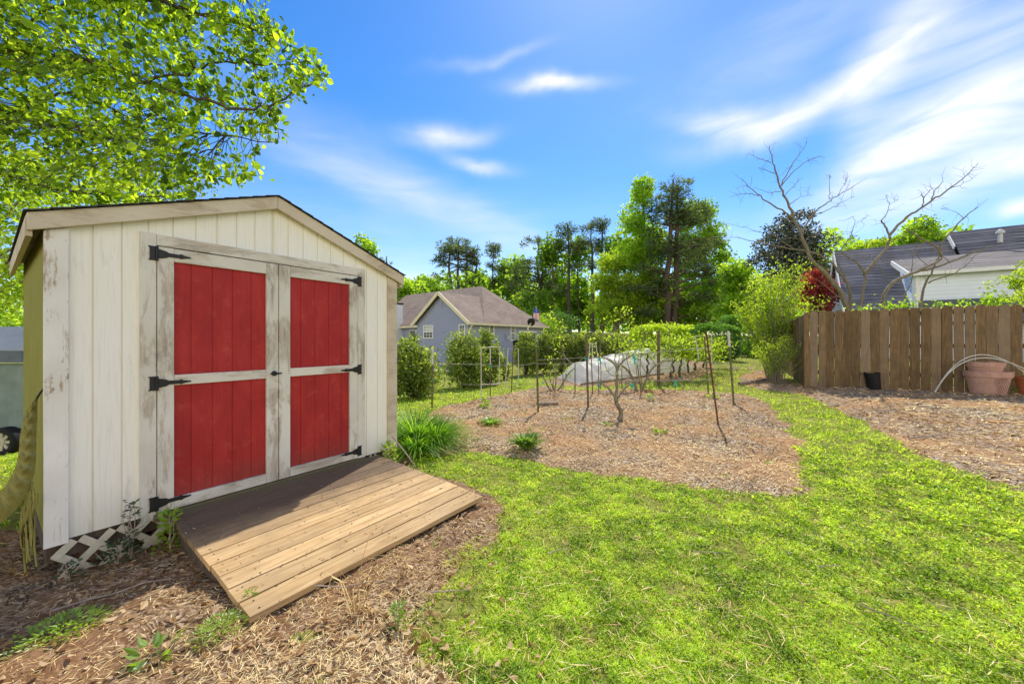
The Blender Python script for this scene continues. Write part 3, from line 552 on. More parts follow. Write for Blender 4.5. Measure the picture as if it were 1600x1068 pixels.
# ------------------------------------------------------------------ houses
def siding_mat(name,col,pitch=.13,dk=.6):
    k=NT(name); o=k.tc(); s=k.n('ShaderNodeSeparateXYZ'); k.set(s.inputs[0],o); f=k.math('FRACT',k.math('DIVIDE',s.outputs[2],pitch)); n=k.noise(o,3,4,.6)
    c=k.ramp(f,[(.0,tuple(x*dk for x in col)),(.14,col),(1,tuple(min(1,x*1.06) for x in col))]); c=k.mix(k.ramp(n,[(.3,.25),(.6,0)]),c,tuple(x*.8 for x in col))
    M[name]=k.bsdf(c,.6,k.bump(f,.4,.01),0,.3)
def shingles(name,a,b,sc=1.0):
    k=NT(name); o=k.tc('Object'); br=k.n('ShaderNodeTexBrick'); s=k.n('ShaderNodeSeparateXYZ'); k.set(s.inputs[0],o); cb=k.n('ShaderNodeCombineXYZ')
    k.set(cb.inputs[0],k.math('ADD',s.outputs[0],s.outputs[1])); k.set(cb.inputs[1],s.outputs[2]); k.set(br.inputs['Vector'],cb.outputs[0]); br.inputs['Scale'].default_value=sc; br.inputs['Color1'].default_value=(*a,1); br.inputs['Color2'].default_value=(*b,1); br.inputs['Mortar'].default_value=(*[x*.45 for x in a],1)
    br.inputs['Brick Width'].default_value=.30; br.inputs['Row Height'].default_value=.10; br.inputs['Mortar Size'].default_value=.012; n=k.noise(o,1.2,5,.6); f=k.noise(o,40,3,.6)
    c=k.mix(k.ramp(n,[(.3,.0),(.7,.35)]),br.outputs[0],tuple(x*1.5 for x in b)); c=k.mix(.5,c,k.ramp(f,[(.3,.55),(.7,1.0)]),'MULTIPLY'); M[name]=k.bsdf(c,.95,k.bump(f,.5,.01),0,.1)
siding_mat('blue_siding',(.31,.34,.49),.16); siding_mat('pale_siding',(.76,.83,.93),.17,.76); siding_mat('white_siding',(.72,.75,.78),.16,.8)
shingles('brown_shingle',(.27,.21,.17),(.37,.295,.24)); shingles('slate_shingle',(.085,.087,.105),(.20,.20,.225),.55); shingles('light_shingle',(.22,.20,.18),(.30,.28,.26),.7)
plain('cream_trim',(.74,.66,.46),.6,.06); plain('white_trim',(.78,.78,.76),.6,.06); plain('dark_glass',(.015,.02,.025),.08,.2,2,0,0,.6); plain('black_plastic',(.012,.012,.013),.5,.3); plain('shade_blind',(.55,.57,.55),.7,.1)
HA=np.array([.62,.785]); HA/=np.hypot(*HA); HB=np.array([-HA[1],HA[0]]); HC=np.array([-3.0,26.0]); HZ=-1.1
house=thing('blue_house','blue grey house with brown shingle roof, white chimney and a cream trimmed gable','house',(HC[0],HC[1],HZ),math.atan2(HA[1],HA[0]))   # local x along the right wall, y along the gable wall, z above HZ
eave=2.77-HZ
mb=MB(); gw=5.6; ap=(gw/2,4.88-HZ)
mb.poly([(0,0,.35),(0,0,eave),(0,ap[0],ap[1]-.12),(0,gw,eave),(0,gw,.35)]); mb.poly([(0,0,.35),(9.2,0,.35),(9.2,0,eave),(0,0,eave)]); mb.poly([(0,gw,.35),(0,gw,eave),(1.6,gw,eave),(1.6,gw,.35)])
mb.poly([(1.6,gw,.35),(1.6,gw,eave),(1.6,14,eave),(1.6,14,.35)]); mb.poly([(9.2,0,.35),(9.2,14,.35),(9.2,14,eave),(9.2,0,eave)]); mb.poly([(1.6,14,.35),(1.6,14,eave),(9.2,14,eave),(9.2,14,.35)])
mb.build('wall',M['blue_siding'],house,local=True)
mb=MB(); mb.box(.1,9.1,.1,13.9,-2.5,.34); mb.build('basement',M['black_plastic'],house,local=True)
mb=MB(); mb.box(-.04,.0,-.02,gw,.27,.40); mb.box(0,9.2,-.04,0,.27,.40); mb.build('sill_board',M['white_trim'],house,local=True)
# roof: hipped main block plus the gabled wing
e=.35; ez=eave-.12; rzm=6.09-HZ; ra,rq=5.4,3.75
mb=MB(); r0=(ra,rq,rzm); r1=(ra,14.5,rzm)
mb.poly([(1.25,-e,ez),(9.55,-e,ez),r0]); mb.poly([(1.25,-e,ez),r0,r1,(1.25,14.5,ez)]); mb.poly([(9.55,-e,ez),(9.55,14.5,ez),r1,r0])
wz=ap[1]+.10; wl_=4.4
mb.poly([(-e,-e,ez),(wl_,-e,ez),(wl_,gw/2,wz),(-e,gw/2,wz)]); mb.poly([(-e,gw+e,ez),(-e,gw/2,wz),(wl_,gw/2,wz),(wl_,gw+e,ez)])
mb.build('roof',M['brown_shingle'],house,local=True)
mb=MB()
for yy,y2 in ((-e,gw/2),(gw+e,gw/2)): mb=MB(); mb.bar((-e+.02,yy,ez-.10),(-e+.02,y2+(.002 if yy<0 else -.002),wz-.10),.06,.24); mb.build('gable_trim',M['cream_trim'],house,local=True)
mb=MB(); mb.box(-e,9.6,-e-.10,-e+.02,ez-.16,ez-.01); mb.box(1.2,1.35,gw+e,14.5,ez-.16,ez-.01); mb.build('gutter',M['cream_trim'],house,local=True)
mb=MB(); mb.tube([(.0,-e-.02,ez-.15),(-.02,-.10,ez-.55),(-.02,-.08,ez-.7),(-.02,-.08,.5)],.06,8); mb.build('downspout',M['cream_trim'],house,local=True); mb=MB(); mb.tube([(9.15,-.08,ez-.12),(9.15,-.08,.5)],.06,8); mb.build('downspout',M['cream_trim'],house,local=True)
def hpx(px,face):   # position along a wall of the house seen at a pixel column
    r=(px-CX)/FP; d=HB if face=='g' else HA; return (r*HC[1]-HC[0])/(d[0]-r*d[1])
def hz(px,py,face): t=hpx(px,face); d=HB if face=='g' else HA; return ZC+(HY-py)/FP*(HC[1]+t*d[1])-HZ
def window(face,x0,x1,y0,y1,blind=False,grid=True,off=0.0):
    t0,t1=sorted((hpx(x0,face),hpx(x1,face))); z1=hz((x0+x1)/2,y0,face); z0=hz((x0+x1)/2,y1,face)
    def bx(mb,a,b,c,d,o0,o1): mb.box(o0,o1,a,b,c,d) if face=='g' else mb.box(a,b,o0,o1,c,d)
    mb=MB(); f=.08
    for a,b,c,d in ((t0-f,t0,z0-f,z1+f),(t1,t1+f,z0-f,z1+f),(t0,t1,z1,z1+f),(t0,t1,z0-f,z0)): bx(mb,a,b,c,d,-.05,.0)
    if grid:
        bx(mb,t0,t1,(z0+z1)/2-.03,(z0+z1)/2+.03,-.04,-.012)
        for q in np.linspace(t0,t1,4)[1:-1]: bx(mb,q-.012,q+.012,z0,z1,-.03,-.012)
        for q in np.linspace(z0,z1,5)[1:-1]: bx(mb,t0,t1,q-.012,q+.012,-.029,-.011)
    w=mb.build('window',M['white_trim'],house,local=True); mb=MB(); bx(mb,t0,t1,z0,z1,-.01,.0); mb.build('pane',M['dark_glass'],w,local=True)
    if blind: mb=MB(); bx(mb,t0+.03,t1-.03,z0+(z1-z0)*.45,z1-.03,-.0155,-.0105); mb.build('blind',M['shade_blind'],w,local=True)
window('g',663,676,509.5,527,True); window('g',718.5,726,508,530); window('r',765,770.5,509,531); window('r',798.5,803.5,509.5,530.5)
def box_on(face,name,x0,x1,y0,y1,mat,o=.12): 
    t0,t1=sorted((hpx(x0,face),hpx(x1,face))); z1=hz((x0+x1)/2,y0,face); z0=hz((x0+x1)/2,y1,face); mb=MB(); (mb.box(-o,0,t0,t1,z0,z1) if face=='g' else mb.box(t0,t1,-o,0,z0,z1)); return mb
box_on('r','x',789,791,521,530,0).build('electric_meter',M['blue_siding'],house,local=True)
mb=MB(); t=hpx(792.5,'r'); z=hz(792,527,'r'); mb.tube([(t,-.02,z),(t,-.16,z)],.12,14); mb.build('meter_dial',M['shade_blind'],house,local=True)
box_on('r','x',812,836,518.5,550,0,.04).build('garage_door',M['dark_glass'],house,local=True); mb=box_on('r','x',810.5,838,516.8,518.8,0,.06); mb.build('garage_lintel',M['white_trim'],house,local=True)
mb=MB(); mb.box(-.02,.0,gw/2-.22,gw/2+.22,ap[1]-1.05,ap[1]-.5); 
for q in range(5): mb.box(-.04,-.02,gw/2-.2,gw/2+.2,ap[1]-1.0+q*.1,ap[1]-.96+q*.1)
mb.build('gable_vent',M['blue_siding'],house,local=True)
mb=MB(); t0=9.3; mb.box(.6,1.6,9.7,11.0,.3,4.55-HZ); mb.build('chimney',M['white_siding'],house,local=True); mb=MB(); mb.box(.55,1.65,9.65,11.05,4.55-HZ,4.68-HZ); mb.build('chimney_cap',M['black_plastic'],house,local=True)
mb=MB()
for q in (7.3,8.2): mb.box(1.53,1.598,q-.42,q+.42,hz(645,527,'g')-.1,hz(645,512,'g')-.1)
w=mb.build('window',M['white_trim'],house,local=True); mb=MB()
for q in (7.3,8.2): mb.box(1.525,1.6,q-.36,q+.36,hz(645,527,'g')-.05,hz(645,512,'g')-.15)
mb.build('pane',M['dark_glass'],w,local=True)
for (x,y,z,h) in ((2.2,4.6,wz-.1,.55),(2.6,5.3,wz+.2,.5)): mb=MB(); mb.tube([(x,y,z-.6),(x,y,z+h-.3)],.05,8); mb.build('vent_pipe',M['shade_blind'],house,local=True)
# things by the house
def topl(mb,name,mat,loc,label,cat,group=None,kind=None,smooth=False): return tag(mb.build(name,mat,origin=loc,smooth=smooth),label,cat,group,kind)
b=P(806,553,30.2); bin_=thing('trash_bin','dark wheeled trash bin standing by the blue house wall','bin',b)
mb=MB(); w,h=.33,1.0; mb.quadbox([b+(-w*.8,-w*.8,0),b+(w*.8,-w*.8,0),b+(w*.8,w*.8,0),b+(-w*.8,w*.8,0),b+(-w,-w,h),b+(w,-w,h),b+(w,w,h),b+(-w,w,h)]); mb.build('body',M['black_plastic'],bin_); mb=MB(); mb.quadbox([b+(-w*1.05,-w*1.08,h),b+(w*1.05,-w*1.08,h),b+(w*1.05,w*1.05,h),b+(-w*1.05,w*1.05,h),b+(-w*.9,-w,h+.1),b+(w*.9,-w,h+.1),b+(w*.9,w*.9,h+.16),b+(-w*.9,w*.9,h+.16)]); mb.build('lid',M['black_plastic'],bin_)
# satellite dish on a leaning stalk
d=P(830,503,22.0); base=np.array([P(825,520,22)[0],22,G(P(825,520,22)[0],22)]); dish=thing('satellite_dish','round black dish on a thin pole in front of the house corner','satellite dish',base)
mb=MB(); fr=Matrix.Rotation(R(-78),3,'X')@Matrix.Rotation(R(0),3,'Y'); V=[];F=[];n=24
for i,rr_ in enumerate((.0,.10,.17,.23)):
    for j in range(n): q=Vector((rr_*math.cos(j/n*6.283),rr_*math.sin(j/n*6.283),.28*rr_*rr_)); V.append(np.array(fr@q)+d)
for i in range(3):
    for j in range(n): F.append([i*n+j,i*n+(j+1)%n,(i+1)*n+(j+1)%n,(i+1)*n+j])
mb.add(V,F); mb.build('dish',M['black_plastic'],dish,smooth=True); mb=MB(); mb.tube([base,P(825,512,22),d+(0,.05,-.05)],.035,8); mb.build('pole',M['cream_trim'],dish); mb=MB(); mb.tube([d+(0,0,-.2),d+(.03,-.25,-.08)],.012,6); mb.build('feed_arm',M['black_plastic'],dish)
# flag
k=NT('flagcloth'); s=k.n('ShaderNodeSeparateXYZ'); k.set(s.inputs[0],k.tc()); st=k.math('GREATER_THAN',k.math('FRACT',k.math('MULTIPLY',s.outputs[0],9.0)),.5); c=k.mix(st,(.55,.04,.05),(.75,.75,.75)); c=k.mix(k.math('GREATER_THAN',s.outputs[2],-.45),c,(.04,.08,.32)); M['flagcloth']=k.foliage(c,c,.3,gloss=.02)
fp=P(838,481,33.5); flag=thing('flag','small red, white and blue striped flag hanging limp beside the house roof','flag',fp)
mb=MB(); V=[];F=[]
for i in range(6):
    for j in range(8): V.append((-.26+.52*i/5*(1-.35*(j<2)),.06*math.sin(i*2+j*.4),-.02-1.25*j/7+.1*abs(i/5-.5)))
for i in range(5):
    for j in range(7): F.append([i*8+j,i*8+8+j,i*8+9+j,i*8+j+1])
mb.add(np.array(V),F); mb.build('cloth',M['flagcloth'],flag,local=True,smooth=True); mb=MB(); mb.tube([(0,0,.05),(-.05,.1,-3.2)],.025,6); mb.build('pole',M['shade_blind'],flag,local=True)
# ------------------------------------------------------------------ pale house on the right
RD=np.array([.825,-.565]); RN=np.array([-RD[1],RD[0]])*-1     # RN points towards the viewer side
if RN@np.array([0,-1.])<0: RN=-RN
rp=P(1310,392.5,22.0); rhz=.2
rh=thing('pale_house','pale siding house with dark slate shingle roof behind the fence','house',(rp[0],rp[1],rhz))
def rw(t,n,z): return np.array([rp[0]+RD[0]*t+RN[0]*n, rp[1]+RD[1]*t+RN[1]*n, z])
z1=rp[2]; z2=P(1489,362,19.4)[2]; L1=4.35; EV=2.2; pit=.95; run=lambda z:(z-EV)/pit
mb=MB(); th=.08
def slab(a,b,c,d,mb): q=[np.array(x) for x in (a,b,c,d)]; u=np.array([0,0,-th]); mb.quadbox([q[0]+u,q[1]+u,q[2]+u,q[3]+u]+q)
slab(rw(-.2,run(z1),EV),rw(L1,run(z1),EV),rw(L1,0,z1),rw(-.2,0,z1),mb); slab(rw(L1,run(z2)-.0,EV),rw(16,run(z2),EV),rw(16,-.0,z2),rw(L1,0,z2),mb)
slab(rw(-.2,-run(z1),EV),rw(-.2,0,z1-.01),rw(L1,0,z1-.01),rw(L1,-run(z1),EV),mb); slab(rw(L1,-run(z2),EV),rw(L1,0,z2-.01),rw(16,0,z2-.01),rw(16,-run(z2),EV),mb); mb.build('roof',M['slate_shingle'],rh)
mb=MB(); mb.poly([rw(0,run(z1)-.4,rhz-.5),rw(0,run(z1)-.4,EV+.3),rw(0,0,z1-.12),rw(0,-run(z1)+.4,EV+.3),rw(0,-run(z1)+.4,rhz-.5)]); mb.poly([rw(L1,1.2,z1-1.6),rw(L1,0,z2-.12),rw(L1,-1.2,z1-1.6)]); mb.poly([rw(0,run(z1)-.4,rhz-.5),rw(16,run(z1)-.4,rhz-.5),rw(16,run(z1)-.4,EV+.3),rw(0,run(z1)-.4,EV+.3)]); mb.build('wall',M['white_siding'],rh)
mb=MB()
for a,b in ((run(z1)+.05,EV-.05),(-run(z1)-.05,EV-.05)): mb=MB(); mb.bar(rw(-.22,a,b-.1),rw(-.22,math.copysign(.003,a),z1-.1),.05,.25); mb.build('rake_trim',M['white_trim'],rh)
mb=MB(); mb.bar(rw(L1-.05,.9,z2-.95),rw(L1-.05,0,z2-.1),.05,.2); mb.build('rake_trim',M['white_trim'],rh)
# lower wing towards the viewer
wp=P(1432,424,17.0); wd=(wp[:2]-rp[:2]); t0=wd@RD; n0=wd@RN; wz_=wp[2]; print('wing',t0,n0,wz_,run(z1))
mb=MB(); mb.poly([rw(t0,n0,rhz-.3),rw(14,n0,rhz-.3),rw(14,n0,wz_),rw(t0,n0,wz_)]); mb.poly([rw(t0,n0,rhz-.3),rw(t0,n0,wz_),rw(t0,n0-2.6,wz_+1.0),rw(t0,n0-2.6,rhz-.3)]); mb.build('wing_wall',M['pale_siding'],rh)
mb=MB(); slab(rw(t0-.3,n0+.3,wz_-.05),rw(14,n0+.3,wz_-.05),rw(14,n0-2.7,wz_+1.0),rw(t0-.3,n0-2.7,wz_+1.0),mb); mb.build('wing_roof',M['light_shingle'],rh)
mb=MB(); mb.bar(rw(t0-.32,n0+.32,wz_-.16),rw(t0-.32,n0-2.6,wz_+.85),.05,.22); mb.bar(rw(t0-.02,n0+.02,rhz),rw(t0-.02,n0+.02,wz_-.1),.18,.18); mb.bar(rw(t0-.32,n0+.32,wz_-.14),rw(14,n0+.32,wz_-.14),.04,.16); mb.build('wing_trim',M['white_trim'],rh)
mb=MB(); zb=ZC+(HY-470)/FP*17; mb.bar(rw(t0,n0+.05,zb-.15),rw(14,n0+.05,zb-.15),.08,.3); mb.build('base_band',M['dark_glass'],rh)
mb=MB(); vp=P(1563,362,17.6); mb.tube([vp-(0,0,.5),vp-(0,0,.1)],.08,10); mb.lathe(vp,[(.13,-.09),(.15,0),(.04,.12),(0,.13)],12); mb.build('roof_vent',M['shade_blind'],rh,smooth=True)
# ------------------------------------------------------------------ driveway far behind
plain('asphalt',(.10,.095,.095),.9,.2,20,.3)
a=gp(1150,556); mb=MB(); pts=[(a[0]-1.5,a[1]+1.5),(a[0]+6,a[1]-1.0),(a[0]+7,a[1]+1.2),(a[0]-1,a[1]+4)]
V=[];F=[]
for i in range(9):
    for j in range(5):
        u,v=i/8,j/4; q=(1-u)*(1-v)*np.array(pts[0])+u*(1-v)*np.array(pts[1])+u*v*np.array(pts[2])+(1-u)*v*np.array(pts[3]); V.append((q[0],q[1],G(q[0],q[1])+.03))
for i in range(8):
    for j in range(4): F.append([i*5+j,i*5+5+j,i*5+6+j,i*5+j+1])
mb.add(V,F); struct(mb.build('driveway',M['asphalt']))
# ------------------------------------------------------------------ fence
k,c,g,o=deckwood('fencewood',[(.3,(.11,.07,.03)),(.5,(.27,.175,.085)),(.7,(.43,.29,.145))],(.17,.12,.065),(.42,1.0))
c=k.mix(k.ramp(k.attr(),[(.55,0),(.9,.55)]),c,(.26,.21,.155)); c=k.mix(k.ramp(k.noise(o,2.2,6,.7),[(.5,0),(.75,.5)]),c,(.10,.075,.045)); M['fencewood']=k.bsdf(c,.85,k.bump(g,.5,.004),0,.15)
# grain runs up the boards
mpn=[n for n in k.t.nodes if n.type=='MAPPING']
for n in mpn: s=n.inputs['Scale'].default_value; n.inputs['Scale'].default_value=(1,1,s[0])
FD=np.array([.88,-.475]); FD/=np.hypot(*FD); FN=np.array([FD[1],-FD[0]]); FC=np.array([7.36,9.5])
if FN[1]>0: FN=-FN
def pick(mb,c0,dr,nr,w,z0,z1,v,lean=0,dog=.035):
    a=np.array([dr[0],dr[1],0]); n=np.array([nr[0],nr[1],0])*.009; p=np.array([c0[0],c0[1],0.]); up=np.array([0,0,1.])
    o=[p-a*w/2+up*z0,p+a*w/2+up*z0,p+a*(w/2+lean)+up*(z1-dog),p+a*(w/2-dog+lean)+up*z1,p-a*(w/2-dog-lean)+up*z1,p-a*(w/2-lean)+up*(z1-dog)]
    f=[q+n for q in o]; b=[q-n for q in o]; mb.add(f+b,[[0,1,2,5],[2,3,4,5],[6,11,8,7],[8,11,10,9]],v); mb.add(f+b,[[i,6+i,6+(i+1)%6,(i+1)%6] for i in range(6)],v)
fence=thing('privacy_fence','brown dog eared board fence facing the garden on the right','fence',(*FC,G(*FC)))
rr=random.Random(5); t=.10; mb=MB()
while t<6.2:
    w=rr.uniform(.142,.172); c0=FC+FD*(t+w/2)+FN*rr.uniform(0,.006); zt=2.16+.010*t+rr.uniform(-.012,.012); pick(mb,c0,FD,FN,w,G(*c0)+.02,zt,rr.random(),rr.uniform(-.008,.008)); t+=w+rr.choice([.005,.008,.010,.013,.018])
pb=mb.build('fence_boards',M['fencewood'],fence)
for z in (.55,1.2,1.95):
    mb=MB(); a=FC-FN*.035; b=FC+FD*6.2-FN*.035; mb.bar((a[0],a[1],z+.1),(b[0],b[1],z+.15),.04,.09); mb.build('rail',M['fencewood'],fence)
for t in (0.04,2.45,4.9):
    c0=FC+FD*t-(FN*.10 if t>.1 else FN*-.0); mb=MB(); mb.bar((c0[0],c0[1],G(*c0)-.1),(c0[0],c0[1],2.13),.10,.10,(FD[0],FD[1],0)); mb.build('post',M['fencewood'],fence)
sfence=thing('side_fence','weathered board fence running back from the corner behind the tan shrub','fence',(*FC,G(*FC)))
BD=-FN; t=.16; mb=MB()
while t<5.5:
    w=.15; c0=FC+BD*(t+w/2); pick(mb,c0,BD,FD,w,G(*c0)+.02,2.10-.05*t+rr.uniform(-.012,.012),rr.random()); t+=w+rr.choice([.006,.012,.02])
mb.build('fence_boards',M['fencewood'],sfence)
for z in (.6,1.25,1.8):
    mb=MB(); a=FC+BD*.06+FD*.03; b=FC+BD*5.5+FD*.03; mb.bar((a[0],a[1],z+.05),(b[0],b[1],z-.12),.04,.08); mb.build('rail',M['fencewood'],sfence)
# ------------------------------------------------------------------ things along the fence
plain('terracotta',(.52,.31,.235),.85,.18,7,.2); plain('terracotta_red',(.38,.13,.06),.8,.18,7,.2); plain('pvc_pipe',(.62,.60,.50),.5,.08); plain('wire_rust',(.10,.05,.035),.7,.3)
def potmesh(c,r0,r1,h,rim=.09):
    mb=MB(); mb.lathe(c,[(0,.0),(r0*.97,.0),(r0,.012),(r0+(r1-r0)*.72,h-rim-.01),(r0+(r1-r0)*.72+.004,h-rim),(r1,h-rim+.004),(r1+.008,h-.02),(r1+.012,h),(r1-.015,h+.003),(r1-.03,h-.02),(r1-.05,h-.12),(r0*.8,.06),(0,.05)],40); return mb
def pxw(p,px): return px/FP*p[1]
p=gp(1543,617); p[2]+=.01; rA=pxw(p,25); hA=pxw(p,37); pot=topl(potmesh(p,rA*.72,rA,hA,.12),'terracotta_pot',M['terracotta'],p,'large faded terracotta pot holding a smaller pot, against the fence','plant pot','terracotta pots by the fence',smooth=False)
r2=pxw(p,20); p2=p+np.array([-.01,.03,pxw(p,51)-pxw(p,26)]); topl(potmesh(p2,r2*.72,r2,pxw(p,26),.10),'terracotta_pot',M['terracotta'],p2,'smaller faded terracotta pot nested inside the largest pot','plant pot','terracotta pots by the fence')
p3=gp(1611,617); r3=pxw(p3,21); topl(potmesh(p3,r3*.75,r3,pxw(p3,29),.06),'terracotta_pot',M['terracotta_red'],p3,'reddish terracotta pot cut by the right edge of the photo','plant pot','terracotta pots by the fence')
# wire grid leaning on the big pot
mb=MB(); pw=p+np.array([-.10,-rA-.05,0]); 
for i in range(7): mb.tube([pw+((i-3)*.045-.05,.06,.36),pw+((i-3)*.045,0,.0)],.0028,4)
for j in range(9): f=j/8; mb.tube([pw+(-3*.045-.05*(f),.06*f,.36*f),pw+(3*.045-.05*f,.06*f,.36*f)],.0022,4)
topl(mb,'wire_panel',M['wire_rust'],pw,'small rusty wire grid leaning on the large terracotta pot','wire panel')
# hoops
for n_,(x0,y0,x1,y1,apx,apy,dz,lab) in enumerate([(1459,615,1660,640,1540,554,0,'pale plastic hoop arching over the pots, its foot standing lower'),(1458,616,1690,640,1545,559,.0,'second pale plastic hoop just under the first over the pots')]):
    a=gp(x0,y0); a[2]-=.02; Y0=a[1]; b=P(x1,y1,Y0-.7); c=P(apx,apy,Y0-.3); 
    pts=[]; 
    for q in np.linspace(0,1,26):
        # quadratic through a, c, b
        m=c*2-(a+b)/2; pts.append((1-q)**2*a+2*q*(1-q)*m+q*q*b)
    pts=np.array(pts); zb=np.maximum(pts[:,2],G(pts[:,0],pts[:,1])-.02); pts[:,2]=zb
    mb=MB(); mb.tube(pts,.011,8); topl(mb,'plastic_hoop',M['pvc_pipe'],a,lab,'hoop','plastic hoops by the fence',smooth=True)
# tipped nursery pot
p=gp(1366,609); mb=MB(); V=[];n=20; ax=np.array([.12,.0,1.]); r=pxw(p,9.5); h=pxw(p,27)
mb.lathe(p,[(0,.0),(r*.8,.0),(r*.86,.02),(r,h),(r*1.05,h),(r*1.04,h-.015),(r*.9,h-.015),(r*.75,.03),(0,.03)],22); V=np.vstack(mb.V); f=(V[:,2]-p[2])/h; V[:,0]+=-.14*f*h+.10*h*f*np.sin((V[:,1]-p[1])*30)*.15; V[:,2]+=.22*(V[:,0]-p[0])*0+.05*np.sin(V[:,0]*40)*f*.2; mb.V=[V]
topl(mb,'nursery_pot',M['black_plastic'],p,'floppy black nursery pot leaning against the fence boards','plant pot')
p=gp(1566,664); mb=MB(); a=p+np.array([-.17,.03,.035]); b=p+np.array([.17,-.03,.03]); mb.bar(a,b,.12,.05); plain('raw_board',(.46,.26,.11),.8,.25,12,.3,stretch=(.2,1,1)); bevel(topl(mb,'timber_offcut',M['raw_board'],p,'short sawn timber offcut lying on the wood chips near the fence','timber'))
p=gp(856,634); mb=MB(); mb.bar(p+np.array([-.22,0,.04]),p+np.array([.22,.04,.05]),.10,.06); bevel(topl(mb,'timber_offcut',M['barkwood'],p,'weathered wood block lying behind a green stake in the garden bed','timber'))
p=gp(1180,598); mb=MB(); q=[gp(1155,602),gp(1175,600),gp(1195,596)]; mb.tube([v+(0,0,.04) for v in q],.06,8); topl(mb,'edging_log',M['barkwood'],p,'grey log edging the mulch at the foot of the tan shrub','log',smooth=True)
p=gp(1175,583); 
# ------------------------------------------------------------------ foliage
leafmat('leaf_bright',(.11,.19,.02),(.31,.47,.04),(.56,.68,.10),.62,1.75,.03); leafmat('leaf_mid',(.07,.135,.02),(.23,.37,.045),(.48,.62,.10),.58,1.75,.02)
leafmat('leaf_yellow',(.13,.20,.02),(.37,.50,.045),(.60,.70,.12),.58,1.6,.02); leafmat('leaf_evergreen',(.05,.075,.014),(.20,.27,.04),(.58,.64,.15),.52,1.7,.05)
leafmat('needle',(.035,.06,.04),(.11,.155,.085),(.25,.32,.14),.45,1.5,.03); leafmat('leaf_magnolia',(.025,.036,.028),(.08,.095,.065),(.27,.22,.14),.3,1.3,.10); leafmat('leaf_red',(.15,.018,.025),(.40,.045,.06),(.60,.11,.10),.5,1.4,.04)
leafmat('leaf_deep',(.03,.08,.015),(.09,.22,.03),(.22,.42,.06),.45,1.5,.05); leafmat('leaf_tree',(.04,.085,.008),(.20,.32,.02),(.50,.62,.06),.58,2.0,.02,.5)
plain('lichen_bark',(.21,.18,.12),.9,.35,18,.6,stretch=(1,1,.4)); plain('pine_bark',(.11,.09,.075),.95,.35,6,.9,stretch=(1,1,.3)); plain('grey_bark',(.25,.22,.18),.9,.3,8,.6,stretch=(1,1,.3))
def curve(a,b,sag=0.,n=6,jit=.0):
    a=np.array(a,float); b=np.array(b,float); t=np.linspace(0,1,n)[:,None]; p=a*(1-t)+b*t; p[:,2]+=sag*np.sin(t[:,0]*np.pi); 
    if jit: p[1:-1]+=rng.normal(0,jit,(n-2,3))
    return p
def clumps(blobs,Y,n,surf=.45,deep=1.0):
    w=np.array([b[2]*b[3]*(b[4] if len(b)>4 else 1) for b in blobs]); k=rng.choice(len(blobs),n,p=w/w.sum()); q=rng.normal(size=(n,3)); q/=np.linalg.norm(q,axis=1,keepdims=True); q*=(rng.random(n)**surf)[:,None]
    out=np.empty((n,3))
    for i,(kk,d) in enumerate(zip(k,q)):
        b=blobs[kk]; c=P(b[0],b[1],Y); out[i]=c+np.array([d[0]*b[2],d[1]*b[2]*deep,d[2]*b[3]])*Y/FP
    return out
def tree(name,label,cat,base,top,blobs,Y,nclump,nleaf,L,Wd,cr,tr,leaf,bark,group=None,needle=False,nb=30,wob=.02,flat=.65,trunks=None,shape=4,surf=.45,tint=.5,vs=.2,minh=.12,smooth=True):
    base=np.array(base,float); base[2]-=.1; t=thing(name,label,cat,base,0,group); mb=MB(); H=top[2]-base[2]
    stems=[]
    for (ox,oy,tx,tz) in (trunks or [(0,0,0,1)]):
        p=curve(base+(ox,oy,0),base+(top-base)*np.array([1,1,tz])+(tx,0,0),0,9,H*wob*.5); stems.append(p); mb.tube(p,tr*np.linspace(1,.16,9)**.9,7)
    C=clumps(blobs,Y,nclump,surf)
    order=rng.permutation(len(C))[:nb]
    for i in order:
        c=C[i]; p=stems[rng.integers(len(stems))]; hd=np.hypot(*(c[:2]-p[len(p)//2][:2])); z0=np.clip(c[2]-(.25 if needle else .75)*hd,base[2]+H*minh,top[2]-.04*H); j=np.interp(z0,p[:,2],range(len(p))); a=np.array([np.interp(j,range(len(p)),p[:,q]) for q in range(3)])
        mb.tube(curve(a,c,hd*.06,5,hd*.03),tr*np.linspace(.32,.05,5)*np.clip(hd/(H*.3+.01),.3,1.1),5,caps=False)
    mb.build('trunk',M[bark],t,smooth=True)
    n=nclump*nleaf; cc=np.repeat(C,nleaf,0); v=np.repeat(tint+rng.normal(0,vs,nclump),nleaf)+rng.normal(0,.13,n); mb=MB()
    d=rng.normal(size=(n,3)); d/=np.linalg.norm(d,axis=1,keepdims=True); r=cr*rng.random(n)**.5
    if needle:
        d[:,2]=d[:,2]*.7+.15; mb.leaves(cc+d*r[:,None]*.35,L*rng.uniform(.6,1.2,n),Wd,d,np.clip(v,0,1),4,.05)
    else:
        off=d*r[:,None]; off[:,2]*=flat; dr=rng.normal(size=(n,3))+d*.6; dr[:,2]-=.3; mb.leaves(cc+off,L*rng.uniform(.6,1.25,n),Wd*rng.uniform(.7,1.2,n),dr,np.clip(v+.10*d[:,2],0,1),shape,.15)
    mb.build('crown',M[leaf],t); return t
def gb(px,Y): X=(px-CX)/FP*Y; return np.array([X,Y,G(X,Y)])
PG='pines standing along the edge of the woods'; WG='leafy trees of the woods'
